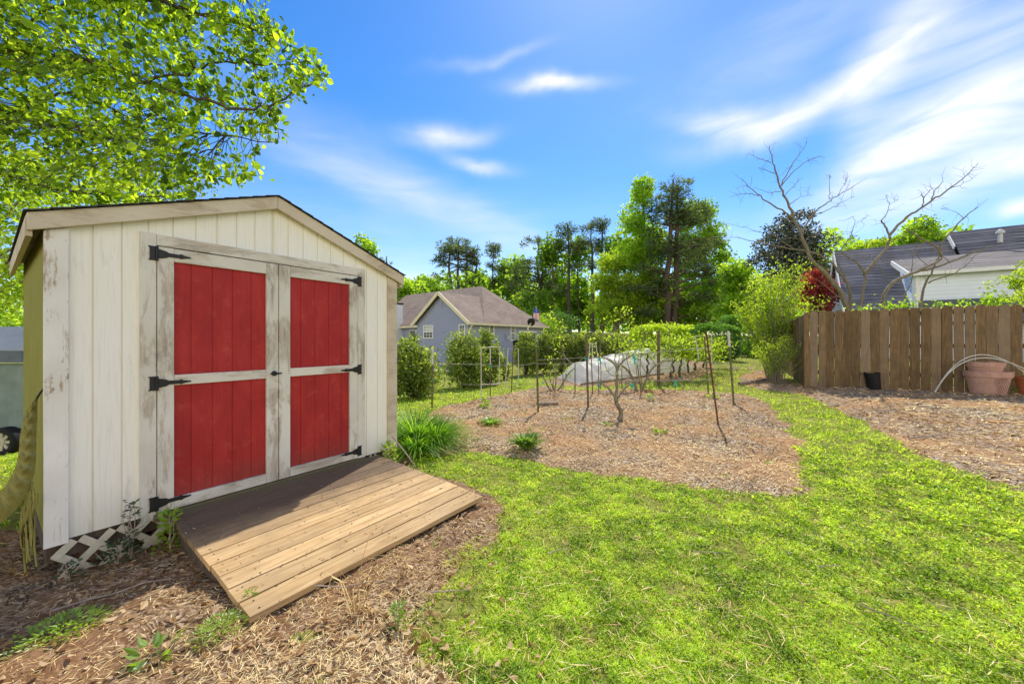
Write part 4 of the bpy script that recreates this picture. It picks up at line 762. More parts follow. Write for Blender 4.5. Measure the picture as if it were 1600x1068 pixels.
# pines on the skyline
tree('pine_tree','broad pine with several bare trunks and an umbrella crown behind the blue house','tree',gb(716,60),P(716,375,60),[(712,390,34,18),(690,408,16,12),(740,402,12,18),(683,432,11,4,.5),(725,420,22,10,.5),(700,445,10,4,.3)],60,260,15,.62,.12,.5,.42,'needle','pine_bark',PG,True,60,.012,trunks=[(0,0,0,.98),(-.8,.3,-1.5,.95),(1.2,-.2,1.4,.93),(.3,.2,3.2,.8)],minh=.45)
tree('pine_tree','slender small crowned pine just right of the broad umbrella pine','tree',gb(771,62),P(771,382,62),[(771,392,13,14),(765,415,11,8,.6),(780,420,10,8,.6),(772,440,9,12,.4)],62,120,14,.6,.11,.5,.24,'needle','pine_bark',PG,True,30,.01,minh=.4)
tree('pine_tree','flat topped pine with dense lower crown above the far end of the blue house','tree',gb(841,55),P(841,370,55),[(836,380,22,11),(822,420,22,22),(850,430,26,26),(806,440,18,24,.8),(838,470,34,22,.7)],55,270,15,.56,.11,.5,.34,'needle','pine_bark',PG,True,55,.012,trunks=[(0,0,0,1),(.7,.3,.7,.9)],minh=.3)
tree('pine_tree','tall straight pine with a narrow rounded top, left of the twin pine','tree',gb(890,52),P(886,350,52),[(884,362,18,14),(873,385,14,10),(898,388,16,12),(886,420,20,14,.5),(880,455,22,10,.3)],52,190,14,.52,.10,.46,.34,'needle','pine_bark',PG,True,45,.01,minh=.3)
tree('pine_tree','tall twin trunked pine with ragged dark crowns, next to the yellow green trees','tree',gb(926,51),P(924,345,51),[(922,357,17,14),(942,352,13,14),(912,380,14,12),(935,385,16,14),(922,415,22,12,.5)],51,200,14,.52,.10,.46,.32,'needle','pine_bark',PG,True,45,.01,trunks=[(0,0,0,.97),(1.3,.4,1.5,.99)],minh=.3)
tree('pine_tree','huge dark pine with long drooping limbs rising from the clump of light green trees','tree',gb(1041,39),P(1052,280,39),[(990,452,26,5,.8),(1125,442,24,7,.8),(1118,378,20,9,.7),(1012,418,24,7,.7),(1000,488,36,6,.5),(1120,490,34,6,.5),(1020,365,18,9,.6),(1055,298,30,20),(1040,330,34,24),(1075,340,34,24),(1045,390,40,24,.9),(1085,410,34,20,.8),(1010,455,34,7,.7),(1110,425,24,12,.6),(1095,465,44,10,.8),(1035,440,28,18,.6),(1100,390,22,14,.5)],39,900,16,.46,.085,.42,.42,'needle','darkbark',PG,True,110,.012,trunks=[(0,0,0,1),(.9,.3,.5,.96)],minh=.12)
tree('pine_tree','dark pine showing just above the lower end of the shed roof','tree',gb(604,44),P(604,400,44),[(600,420,10,20),(610,450,16,20),(590,440,16,18),(612,480,18,20)],44,160,16,.5,.10,.5,.25,'needle','pine_bark',PG,True,30,.01)
# light broadleaf trees
tree('tulip_tree','tall loose light green tree on the left flank of the huge dark pine','tree',gb(1004,42),P(1003,276,42),[(1004,300,18,24),(990,345,26,28),(1010,380,34,34),(980,400,26,26),(1005,450,36,34),(985,480,30,24,.7)],42,620,22,.32,.22,.55,.24,'leaf_bright','grey_bark',WG,nb=60,trunks=[(0,0,0,1),(1.1,.4,.3,.7)],surf=.5)
tree('tulip_tree','light green tree on the right flank of the huge dark pine','tree',gb(1100,46.5),P(1102,308,46.5),[(1082,335,26,24),(1070,385,30,34),(1075,430,34,30),(1100,330,18,20),(1112,365,20,22),(1125,400,18,24),(1095,390,24,26),(1130,440,18,30),(1105,470,34,30)],46.5,760,22,.34,.23,.6,.24,'leaf_mid','grey_bark',WG,nb=45,surf=.5)
tree('broadleaf_tree','low spreading yellow green tree left of the huge dark pine','tree',gb(962,41),P(960,395,41),[(955,410,22,16),(940,440,18,20),(970,450,34,26),(1000,470,40,26),(950,482,34,22),(1020,440,26,24)],41,640,24,.30,.21,.52,.18,'leaf_yellow','grey_bark',WG,nb=50,surf=.5)
tree('broadleaf_tree','bright bushy tree under the right limbs of the huge dark pine','tree',gb(1085,41),P(1085,440,41),[(1075,475,44,30),(1120,465,38,40),(1045,480,34,26),(1010,495,40,18)],41,460,28,.32,.22,.6,.16,'leaf_bright','grey_bark',WG,nb=40,tint=.42)
tree('broadleaf_tree','mid green tree filling the gap above the far hedge beside the light shrub','tree',gb(1155,31),P(1155,400,31),[(1150,430,24,26),(1160,460,30,30),(1140,490,30,24),(1175,490,24,24)],31,260,28,.30,.20,.55,.16,'leaf_bright','grey_bark',WG,nb=40,tint=.45)
for i,(x,y0,rx,ry,Y,leaf,lab) in enumerate([(800,425,26,26,64,'leaf_mid','rounded mid green tree behind the right slope of the blue house roof'),(868,440,26,40,58,'leaf_bright','light green tree standing between the flat topped pine and the tall straight pine'),(905,450,24,38,60,'leaf_mid','mid green tree between the tall straight pine and the twin pine'),(835,480,40,30,50,'leaf_mid','low green tree behind the black satellite dish'),
    (745,440,22,18,66,'leaf_mid','green treetop over the ridge of the blue house'),(668,447,22,14,66,'leaf_mid','low green treetop over the left half of the blue house roof'),(570,400,12,40,40,'leaf_bright','slim light green treetop rising behind the shed roof slope'),(630,455,20,24,52,'leaf_bright','small light green tree just right of the shed eave')]):
    tree('broadleaf_tree',lab,'tree',gb(x,Y),P(x,y0-ry*.7,Y),[(x,y0,rx,ry),(x-rx*.4,y0+ry*.8,rx,ry*.8),(x+rx*.4,y0+ry*.9,rx,ry*.8)],Y,150,26,.5*Y/55,.36*Y/55,1.0*Y/55,.2,leaf,'grey_bark',WG,nb=30)
# far woods: one mass
mb=MB(); n=30000; px=rng.uniform(-260,1330,n); Yw=rng.uniform(56,80,n); top=438+26*(vnoise(px,px*0,.03,5)-.5)*2+14*(vnoise(px,px*0,.11,6)-.5); top=np.where(px<640,top+20,top); f=rng.random(n)**1.2; py=top+(516-top)*(1-f*1.0)
C=np.stack([(px-CX)/FP*Yw,Yw,ZC+(HY-py)/FP*Yw],-1); v=np.clip(.60+.5*(vnoise(px,py,.07,7)-.5)*1.6+.12*rng.normal(size=n),0,1); mb.leaves(C,rng.uniform(.5,1.1,n),rng.uniform(.4,.8,n),None,v)
n=12000; px=rng.uniform(-2600,-200,n); Yw=rng.uniform(48,75,n); top=420+30*(vnoise(px,px*0,.012,15)-.5)*2+14*(vnoise(px,px*0,.06,16)-.5); py=top+(540-top)*(1-rng.random(n)**.9); C=np.stack([(px-CX)/FP*Yw,Yw,ZC+(HY-py)/FP*Yw],-1); mb.leaves(C,rng.uniform(.6,1.3,n),rng.uniform(.5,.9,n),None,np.clip(.5+.5*(vnoise(px,py,.05,7)-.5)+.12*rng.normal(size=n),0,1))
n=14000; px=rng.uniform(1250,2300,n); Yw=rng.uniform(42,60,n); top=372+16*(vnoise(px,px*0,.03,8)-.5)*2+10*(vnoise(px,px*0,.11,9)-.5)-np.clip((px-1480)/100,0,1)*12; py=top+(500-top)*(1-rng.random(n)**.7); C=np.stack([(px-CX)/FP*Yw,Yw,ZC+(HY-py)/FP*Yw],-1); mb.leaves(C,rng.uniform(.4,.8,n),rng.uniform(.3,.6,n),None,np.clip(.6+.6*(vnoise(px,py,.07,7)-.5)+.12*rng.normal(size=n),0,1))
tag(mb.build('woods',M['leaf_mid']),'dense green woods closing the view behind the gardens',None,None,'stuff')
# trunks in the shade of the woods
for i,(x,Y,w) in enumerate([(862,50,.2),(985,44,.16),(1015,43,.16),(965,47,.2),(905,54,.16)]):
    b=gb(x,Y); mb=MB(); mb.tube(curve(b-(0,0,.2),b+(rng.uniform(-.3,.3),0,9),0,6,.06),w*np.linspace(1,.5,6),7); t=thing('woods_tree','slim dark trunked tree in the shade of the woods edge','tree',b,0,'slim shaded trees of the woods'); mb.build('trunk',M['darkbark'],t,smooth=True)
    C=clumps([(x,395,16,24)],Y+2,40); n=40*20; mb=MB(); mb.leaves(np.repeat(C,20,0)+rng.normal(0,.6,(n,3)),.6,.4,None,rng.random(n)*.6); mb.build('crown',M['leaf_mid'],t)
# right side
tree('magnolia_tree','dark bronze green magnolia with a dense rounded crown behind the light shrub','tree',gb(1235,27),P(1235,335,27),[(1240,350,28,24),(1225,375,40,28),(1255,385,38,30),(1215,405,40,24),(1260,420,36,30),(1240,440,50,30)],27,420,26,.26,.12,.42,.2,'leaf_magnolia','darkbark',nb=50,tint=.45)
tree('maple_tree','small dark red maple between the magnolia and the pale house','tree',gb(1280,21),P(1278,425,21),[(1278,430,14,14),(1270,445,22,18),(1290,450,22,20),(1280,470,28,20)],21,130,26,.16,.13,.3,.08,'leaf_red','darkbark',nb=25)
tree('broadleaf_tree','rounded green treetop over the ridge of the pale house','tree',gb(1440,40),P(1440,345,40),[(1440,362,22,20),(1425,378,20,14),(1462,378,20,14),(1490,385,18,8)],40,140,28,.36,.26,.6,.2,'leaf_bright','grey_bark',WG,nb=30,tint=.4)
tree('broadleaf_tree','low pale green treetop over the left end of the slate roof','tree',gb(1375,44),P(1375,372,44),[(1380,383,34,10),(1345,390,26,12),(1410,380,20,10)],44,120,26,.36,.24,.6,.16,'leaf_yellow','grey_bark',WG,nb=26)
tree('bush_tree','small pale leaved bush tree behind the fence at the right edge of the photo','shrub',gb(1625,10.5),P(1625,395,10.5),[(1625,425,44,34),(1595,450,34,26),(1650,440,50,44)],10.5,110,28,.085,.05,.17,.05,'leaf_yellow','grey_bark',nb=30,tint=.45)
# large light shrub by the side fence, many thin stems
def stemshrub(name,label,base,px0,px1,pyt,Y,ns,nl,L,W_,leaf,bark,r=.012,arch=.3,group=None,thick=.6,tint=.55,start=.25,cat='shrub'):
    base=np.array(base,float); t=thing(name,label,cat,base,0,group); mb=MB(); lb=MB(); 
    for i in range(ns):
        f=rng.uniform(-1,1); g=rng.uniform(-1,1); tx=(px0+px1)/2+f*(px1-px0)/2; c=P(tx,pyt+(abs(f)**1.6)*.35*(HY+60-pyt)+rng.uniform(0,35)*(HY+60-pyt)/150,Y); c[1]+=g*thick; b=base+(f*.12,g*.12,-.03)
        m=b*.45+c*.55; m[:2]=b[:2]*.68+c[:2]*.32; m[2]+=.1*(c[2]-b[2]); s=np.linspace(0,1,8)[:,None]; p=(1-s)**2*b+2*s*(1-s)*m+s*s*c; p[1:-1]+=rng.normal(0,.012*(c[2]-b[2]),(6,3)); mb.tube(p,r*np.linspace(1,.25,8),5,caps=False)
        u=start+(1-start)*rng.random(nl); q=np.stack([np.interp(u*7,range(8),p[:,k]) for k in range(3)],-1)+rng.normal(0,.032*(c[2]-b[2]),(nl,3))*np.array([1,1,.6]); d=rng.normal(size=(nl,3)); d[:,2]+=.5
        lb.leaves(q,L*rng.uniform(.6,1.3,nl),W_*rng.uniform(.7,1.2,nl),d,np.clip(tint+rng.normal(0,.15)+.15*(u-.5)+rng.normal(0,.14,nl),0,1),4,.15)
    mb.build('stems',M[bark],t,smooth=True); lb.build('foliage',M[leaf],t); return t
stemshrub('light_shrub','large upright light green shrub with many thin stems beside the side fence',gp(1206,590),1150,1278,405,gp(1206,590)[1]+.4,80,105,.085,.046,'leaf_yellow','grey_bark',.014,thick=.8,tint=.42)
stemshrub('tan_shrub','lower twiggy shrub, half tan and half green, at the fence corner',gp(1215,602),1178,1262,520,gp(1215,602)[1]-.1,55,60,.04,.022,'leaf_yellow','lichen_bark',.007,thick=.35,tint=.35,start=.3)
# evergreen shrubs in the middle distance
SG='evergreen shrubs along the neighbour lawn'
def bush(label,bx,by,hw,top,leaf='leaf_evergreen',n=150,nl=30,L=.11,W_=.06,name='evergreen_shrub',group=SG,Y=None,stems=5,tint=.5,taper=.75,cat='shrub'):
    b=gp(bx,by) if Y is None else gb(bx,Y); Y=b[1]; h=by-top; hw*=1.02
    return tree(name,label,cat,b,P(bx,top+h*.25,Y),[(bx,by-h*.24,hw*.95,h*.24),(bx,by-h*.40,hw,h*.28),(bx+hw*.1,by-h*.55,hw*.92,h*.28),(bx-hw*.1,by-h*.78,hw*taper*.8,h*.22)],Y,n,nl,L,W_,.42*hw/FP*Y,.035,leaf,'darkbark',group,nb=20,trunks=[(rng.uniform(-.1,.1),rng.uniform(-.1,.1),rng.uniform(-.35,.35),rng.uniform(.7,.95)) for _ in range(stems)],tint=tint,minh=.05,vs=.13)
bush('wide evergreen shrub against the right edge of the shed',646,622,36,524,n=190); bush('tall pointed evergreen shrub in front of the blue gable wall',726,606,33,512,n=180); bush('slimmer evergreen shrub directly right of the tall pointed one',762,600,22,513,n=140)
bush('small young evergreen shrub alone on the sunny slope',788,593,9,553,n=26,nl=24); bush('evergreen shrub under the black satellite dish',822,585,19,514,n=130); bush('evergreen shrub just right of the one under the satellite dish',851,583,17,516,n=120); bush('evergreen shrub left of the white garden tunnel',880,580,19,514,n=130)
bush('evergreen shrub behind the left end of the white tunnel',908,577,18,519,n=140,L=.115); bush('evergreen shrub behind the middle of the white tunnel',938,574,20,518,n=140,L=.115); bush('reddish green evergreen shrub behind the saplings',968,572,20,520,n=140,L=.115)
bush('low broad green shrub at the edge of the woods behind the shrubs',850,520,30,490,'leaf_mid',60,26,.2,.13,'wood_edge_shrub','shrubs at the woods edge',Y=36); bush('dark low shrub at the edge of the woods beside the tall straight pine',875,520,26,485,'leaf_deep',60,26,.2,.13,'wood_edge_shrub','shrubs at the woods edge',Y=38)
# hedges
HG='clipped hedge shrubs by the driveway'
def hedge(label,x0,x1,y0,y1,Y,leaf,n=6500,L=.09,tint=.45):
    c=P((x0+x1)/2,y1,Y); c[2]=G(c[0],c[1]); t=thing('hedge_shrub',label,'hedge',c,0,HG); hw=(x1-x0)/2/FP*Y; zt=P(0,y0,Y)[2]; dep=.9
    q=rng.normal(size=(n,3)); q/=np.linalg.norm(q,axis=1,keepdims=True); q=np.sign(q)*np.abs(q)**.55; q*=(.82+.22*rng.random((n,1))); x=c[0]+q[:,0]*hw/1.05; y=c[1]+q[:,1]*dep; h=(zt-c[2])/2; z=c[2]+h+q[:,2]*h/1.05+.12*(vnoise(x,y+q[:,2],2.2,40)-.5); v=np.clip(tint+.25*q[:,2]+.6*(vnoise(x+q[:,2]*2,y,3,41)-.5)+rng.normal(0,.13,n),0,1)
    mb=MB(); d=q+rng.normal(0,.6,(n,3)); mb.leaves(np.stack([x,y,z],-1),L*rng.uniform(.6,1.3,n),L*.6,d,v); mb.build('foliage',M[leaf],t)
    mb=MB(); 
    for i in range(1): s=c+(rng.uniform(-.2,.2)*hw,rng.uniform(-.3,.3),-.05); mb.tube(curve(s,s+(rng.uniform(-.3,.3),0,h*1.5),0,5,.03),.03,5)
    mb.build('stems',M['darkbark'],t)
hedge('long yellow topped hedge behind the grapevines',985,1090,507,562,19.5,'leaf_yellow',9000,.11,.32); hedge('dark green rounded hedge at the end of the grapevines',1082,1146,505,566,16.8,'leaf_deep',7000,.09,.42); hedge('taller dark hedge beside the driveway gap',1128,1164,492,556,20.5,'leaf_deep',5200,.10,.42); hedge('leafy green hedge below the light shrub, right of the driveway gap',1172,1200,500,560,18.5,'leaf_mid',4000,.09,.5)
# vines looking over the fence
t=thing('climbing_vine','bright creeper leaves peeping over the top of the board fence','vine',(*(FC+FD*2.2-FN*.12),G(*FC))); mb=MB(); st=MB()
for i,(tt,h,w) in enumerate([(1.15,-.02,.22),(1.62,.07,.22),(1.95,.10,.18),(2.45,.0,.2),(2.85,.02,.18),(3.18,.16,.13),(3.32,.08,.12)]):
    n=80; c=FC+FD*tt-FN*.14; q=rng.normal(0,1,(n,3))*np.array([w*.5,.05,.09]); mb.leaves(np.stack([c[0]+q[:,0]*FD[0],c[1]+q[:,0]*FD[1]+q[:,1],2.16+h+q[:,2]],-1),rng.uniform(.05,.09,n),rng.uniform(.04,.06,n),None,np.clip(.55+rng.normal(0,.2,n),0,1),4); st.tube(curve((c[0],c[1],.3),(c[0]+.1,c[1],2.2+h),0,7,.03),.008,5)
mb.build('leaves',M['leaf_bright'],t); st.build('stem',M['lichen_bark'],t)
# ------------------------------------------------------------------ bare tree behind the fence
BY=11.6; rr=np.random.default_rng(11)
def cp(x,y,Y): return P(x/3.478+1140,y/3.478+220,Y)
BR=[([(690,950),(640,870),(590,800),(540,740),(480,680),(440,650),(420,600),(395,520),(340,400),(310,330),(280,270),(255,180),(240,130),(215,60),(218,25)],.085,.006,0),
 ([(255,180),(200,160),(155,145)],.012,.004,0),([(225,120),(160,95),(100,70)],.012,.004,0),([(282,245),(330,150),(385,70),(420,5)],.02,.004,.1),([(285,240),(350,160),(430,105),(500,75)],.018,.004,-.2),([(300,300),(350,240),(400,200)],.012,.004,0),
 ([(350,420),(270,375),(200,330),(150,285),(100,245),(65,210)],.03,.005,.2),([(160,300),(110,285),(60,290),(0,305)],.014,.004,.2),([(395,500),(450,390),(520,345),(560,315),(650,260),(750,200)],.03,.004,.3),([(470,400),(540,370),(600,340),(680,300)],.015,.004,.3),([(550,318),(538,250),(545,190)],.012,.004,.2),([(590,295),(620,240),(655,185)],.010,.003,.2),([(282,275),(210,285),(140,250)],.012,.003,0),([(320,350),(390,300),(455,295)],.012,.003,0),
 ([(655,940),(660,830),(640,770),(590,700),(540,650),(470,605),(350,590),(220,565),(120,540),(0,525)],.055,.006,.3),([(350,590),(280,540),(220,505),(100,480),(20,455)],.014,.003,.1),([(440,610),(400,545),(300,520)],.015,.004,0),
 ([(690,950),(720,820),(742,760),(733,720),(700,670),(650,630),(590,600),(540,560)],.05,.008,-.2),([(733,725),(770,670),(830,610),(862,570),(870,510),(848,470),(825,430)],.055,.02,-.1),([(870,510),(920,450),(1000,390),(1060,355),(1150,295),(1200,255),(1250,220),(1310,165),(1350,120)],.045,.006,-.3),([(1045,362),(1055,310),(1040,290)],.018,.008,-.2),([(1055,310),(1088,265)],.014,.006,-.2),([(1095,332),(1110,275),(1160,220)],.02,.008,-.3),([(1200,258),(1260,240),(1320,205)],.012,.004,-.3),([(825,430),(860,390),(870,345),(845,295)],.014,.003,-.1),([(870,345),(915,320)],.006,.003,-.1),
 ([(800,950),(830,840),(870,780),(930,740),(1010,715),(1080,680),(1165,640),(1120,565),(1050,540),(985,495),(945,475)],.065,.012,-.5),([(1145,600),(1135,570),(1200,500),(1270,420),(1350,360)],.035,.012,-.6),([(1270,420),(1235,385),(1150,370)],.010,.003,-.6),([(1010,715),(1110,690),(1200,660),(1290,620),(1360,595),(1430,570),(1540,540)],.045,.004,-.7),
 ([(990,950),(1040,830),(1080,760),(1100,700),(1150,610),(1200,560)],.045,.01,-.5),([(1080,772),(1150,740),(1210,730),(1280,680),(1350,610)],.03,.006,-.6),([(880,950),(930,840),(1000,770),(985,650),(1010,600)],.02,.006,-.4),([(620,870),(560,820),(500,770),(430,735)],.016,.005,.1),([(660,830),(610,700),(575,640),(640,540),(690,450),(670,410)],.022,.004,0),([(640,540),(700,515)],.007,.003,0),([(690,450),(735,420)],.006,.003,0),([(870,780),(800,660),(760,640),(640,600)],.012,.004,-.3),([(1080,680),(990,600),(930,580)],.012,.004,-.6),([(1200,660),(1100,590),(1000,570)],.012,.004,-.6),([(930,740),(900,690),(820,650)],.012,.004,-.4)]
bt=thing('bare_tree','large bare branched tree with lichen covered limbs behind the fence','tree',cp(690,950,BY)*np.array([1,1,0])+np.array([0,0,G(*cp(690,950,BY)[:2])])); mb=MB(); tw=MB()
for pts,r0,r1,dz in BR:
    p=np.array([cp(x,y,BY+dz*(i/len(pts)) if r0<.05 else BY+dz) for i,(x,y) in enumerate(pts)])
    if pts[0][1]>=930: p[0,2]=G(*p[0,:2])-.1
    s=np.linspace(0,len(p)-1,len(p)*3); q=np.stack([np.interp(s,range(len(p)),p[:,k]) for k in range(3)],-1)
    for _ in range(2): q[1:-1]=(q[:-2]+q[1:-1]*2+q[2:])/4
    q[1:-1]+=rr.normal(0,.012,(len(q)-2,3)); mb.tube(q,np.linspace(r0,r1,len(q))*.9,6)
    for _ in range(int(len(pts)*1.6)):       # spur twigs
        i=rr.integers(len(q)//3,len(q)); a=q[i]; d=rr.normal(0,1,3)*(1,.8,1)+(0,0,.5); d/=np.linalg.norm(d); L=rr.uniform(.12,.45); m=a+d*L*.5+rr.normal(0,.03,3); e=a+d*L+rr.normal(0,.06,3); tw.tube([a,m,e],[.005,.0035,.002],4,caps=False)
        if rr.random()<.5: tw.tube([m,m+rr.normal(0,.12,3)+(0,0,.08)],[.003,.0018],4,caps=False)
mb.V+=tw.V; mb.F+=[f+mb.n for f in tw.F]; mb.val+=tw.val; mb.build('trunk',M['lichen_bark'],bt,smooth=True)
# ------------------------------------------------------------------ near tree overhanging the shed
POLY_A=[(-420,-260),(330,-260),(400,-60),(386,0),(405,35),(440,40),(458,65),(492,92),(515,110),(507,130),(470,146),(440,165),(432,190),(446,212),(428,228),(395,218),(335,210),(300,200),(272,215),(262,245),(285,262),(335,275),(400,262),(414,284),(375,300),(330,312),(240,318),(120,335),(20,352),(-420,380)]
LIMBS=[[(-95,70,4.35),(0,80,4.2),(80,85,4.1),(160,102,4.0),(230,128,3.9),(300,152,3.8),(370,172,3.8),(425,165,3.9),(470,138,4.0),(506,114,4.1)],
 [(-95,170,4.35),(50,165,4.4),(100,186,4.5),(150,216,4.6),(210,258,4.7),(270,268,4.8),(335,275,4.9),(400,272,5.0)],
 [(-95,-60,4.35),(50,-35,4.2),(150,-12,4.1),(250,5,4.0),(330,22,4.0),(395,44,4.1),(450,72,4.2)],
 [(-95,-160,4.35),(100,-150,4.2),(250,-95,4.1),(350,-40,4.1),(384,0,4.2)],
 [(-95,260,4.35),(0,268,4.8),(60,290,5.0),(150,306,5.1),(240,308,5.2)],
 [(160,102,4.0),(210,150,4.1),(260,190,4.2),(310,208,4.2),(370,214,4.2),(432,222,4.3)],
 [(230,128,3.9),(300,110,4.1),(360,95,4.3),(430,100,4.4),(480,95,4.4)],[(-95,350,4.35),(-150,330,5.2),(-260,300,5.6)],[(-95,60,4.35),(-200,30,4.8),(-330,-40,5.0)],[(150,216,4.6),(230,215,4.4),(300,245,4.4),(355,222,4.3)],[(0,80,4.2),(60,20,4.4),(140,-10,4.6),(220,40,4.7),(300,60,4.7)],[(50,165,4.4),(120,140,4.7),(210,190,4.9),(290,180,4.9)]]
tb=np.array([(-95-CX)/FP*4.35,4.35,0]); tb[2]=G(tb[0],tb[1])
nt=thing('shade_tree','large leafy tree whose broad light green boughs hang over the shed roof','tree',tb)
mb=MB(); tp=curve(tb-(0,0,.1),tb+(.1,.2,8.5),0,10,.05); mb.tube(tp,.21*np.linspace(1,.45,10),10); LP=[]
for L in LIMBS:
    p=np.array([P(*q) for q in L])
    if L[0][0]==-95: p[0]=(np.interp(p[0,2],tp[:,2],tp[:,0]),np.interp(p[0,2],tp[:,2],tp[:,1]),min(p[0,2],tp[-1,2]))
    s=np.linspace(0,len(p)-1,len(p)*4); q=np.stack([np.interp(s,range(len(p)),p[:,k]) for k in range(3)],-1); q[1:-1]=(q[:-2]+q[1:-1]*2+q[2:])/4; q[1:-1]+=rng.normal(0,.012,(len(q)-2,3)); LP.append(q)
    mb.tube(q,np.linspace(.028 if L[0][0]==-95 else .014,.005,len(q)),7,caps=False)
mb.build('trunk',M['darkbark'],nt,smooth=True); LPA=np.vstack(LP)
mb=MB(); lb=MB(); n=0; tipn=rng.random
while n<3300:
    x,y=rng.uniform(-420,516),rng.uniform(-260,380)
    if not inpoly(np.array([x]),np.array([y]),POLY_A)[0]: continue
    if x>300 and rng.random()<.30: continue
    Yd=rng.uniform(3.5,5.4) if x<250 else rng.uniform(3.7,4.6)
    if y>300: Yd=rng.uniform(4.8,5.8)
    c=P(x,y,Yd); d=np.linalg.norm(LPA-c,axis=1)+.6*np.abs(LPA[:,0]-c[0]-.25*(rng.random())); a=LPA[np.argmin(d)]
    if np.linalg.norm(c-a)>1.5: continue
    n+=1; tw_=curve(a,c,.06*np.linalg.norm(c-a),6,.012); mb.tube(tw_,np.linspace(.004,.0014,6),4,caps=False)
    m=rng.integers(9,16); u=1-.7*rng.random(m)**1.5; q=np.stack([np.interp(u*5,range(6),tw_[:,k]) for k in range(3)],-1)+rng.normal(0,.045,(m,3)); dr=rng.normal(size=(m,3))*.8+(c-a)/np.linalg.norm(c-a)*.6; dr[:,2]-=.55
    lb.leaves(q,(ls:=np.where(rng.random(m)<.22,rng.uniform(.07,.105,m),rng.uniform(.032,.062,m))),ls*rng.uniform(.68,.9,m),dr,np.clip(.5+rng.normal(0,.1)+rng.normal(0,.26,m),0,1),6,.14)
mb.build('twigs',M['darkbark'],nt); lb.build('crown',M['leaf_tree'],nt)
tree('broadleaf_tree','sunny yellow green tree filling the view behind the left side of the shed','tree',gb(-60,11),P(-40,120,11),[(-120,260,150,120),(30,300,130,80),(150,290,90,45),(-40,420,120,80),(40,420,70,60),(-200,430,120,90)],11,520,28,.13,.09,.42,.16,'leaf_yellow','grey_bark',None,nb=60,tint=.5,surf=.5)
tree('broadleaf_tree','thin brownish tree seen through the gap below the boughs over the shed','tree',gb(235,15),P(235,230,15),[(235,270,55,30),(200,290,50,24),(275,285,30,18)],15,150,14,.10,.06,.5,.10,'leaf_magnolia','grey_bark',None,nb=70,tint=.7)
# ------------------------------------------------------------------ covered camper trailer at the far left
plain('ribbed_metal',(.30,.32,.35),.45,.1,3,.1,.3); plain('blue_fascia',(.10,.13,.18),.5); plain('canvas',(.22,.28,.27),.8,.2,2,.3); plain('tyre_rubber',(.015,.015,.015),.8); plain('wheel_rim',(.55,.52,.40),.45,.1,5,.1,.4)
cY=7.2; cb=P(12,713,cY); cb[2]=G(cb[0],cb[1])
cz=lambda py: ZC+(HY-py)/FP*cY
x0,x1=P(-190,0,cY)[0],P(36,0,cY)[0]
ct=thing('folding_camper','folding camper trailer with ribbed grey roof and green canvas side beyond the shed','trailer',(cb[0],cY,cb[2]))
mb=MB(); 
for i in range(9):
    f0,f1=i/9,(i+1)/9-.012; mb.quadbox([(x0,cY+.9*f0,cz(548)+(cz(512)-cz(548))*f0),(x1,cY+.9*f0,cz(548)+(cz(512)-cz(548))*f0),(x1,cY+.9*f1,cz(548)+(cz(512)-cz(548))*f1),(x0,cY+.9*f1,cz(548)+(cz(512)-cz(548))*f1)]+[(x0,cY+.9*f0,cz(546)+(cz(512)-cz(548))*f0),(x1,cY+.9*f0,cz(546)+(cz(512)-cz(548))*f0),(x1,cY+.9*f1,cz(543)+(cz(512)-cz(548))*f1),(x0,cY+.9*f1,cz(543)+(cz(512)-cz(548))*f1)],.5)
mb.build('roof',M['ribbed_metal'],ct); mb=MB(); mb.box(x0,x1,cY-.03,cY+1.9,cz(566),cz(549)); mb.build('roof_edge',M['blue_fascia'],ct)
mb=MB(); V=[];F=[];nx,nz=40,14
for i in range(nx):
    for j in range(nz): V.append((x0+(x1-x0-.06)*i/(nx-1),cY+.12+.025*math.sin(i*1.1+j*.2)+.015*math.sin(i*2.7)+.02*j/nz*-1,cz(568)+(cz(676)-cz(568))*j/(nz-1)))
for i in range(nx-1):
    for j in range(nz-1): F.append([i*nz+j,i*nz+nz+j,i*nz+nz+j+1,i*nz+j+1])
mb.add(np.array(V),F); mb.build('canvas_side',M['canvas'],ct,smooth=True); mb=MB(); mb.box(x0,x1-.1,cY+.2,cY+1.8,cz(690),cz(640)); mb.build('body',M['black_plastic'],ct)
wr=.27; wc=np.array([cb[0]-.02,cY+.0,gz(cb[0],cY)+wr-.02]); mb=MB(); pr=[(wr*.62,-.08),(wr*.8,-.1),(wr*.96,-.09),(wr,-.05),(wr,.05),(wr*.96,.09),(wr*.62,.08)]; 
V=[];n=28
for r_,y_ in pr:
    for j in range(n): V.append(wc+(r_*math.cos(j/n*6.2832),y_,r_*math.sin(j/n*6.2832)))
F=[[i*n+j,i*n+(j+1)%n,(i+1)*n+(j+1)%n,(i+1)*n+j] for i in range(len(pr)-1) for j in range(n)]; mb.add(np.array(V),F); wh=mb.build('tyre',M['tyre_rubber'],ct,smooth=True)
mb=MB()
for j in range(8): a=j/8*6.2832; mb.bar(wc+(.05*math.cos(a),-.06,.05*math.sin(a)),wc+(wr*.62*math.cos(a),-.07,wr*.62*math.sin(a)),.055,.03,(0,1,0))
mb.tube([wc+(0,-.085,0),wc+(0,.0,0)],.07,14); mb.build('rim',M['wheel_rim'],wh).location=(0,0,0)
for o in list(bpy.data.objects):
    if o.name=='rim' and o.parent==wh: o.location=(-cb[0],-cY,-cb[2])
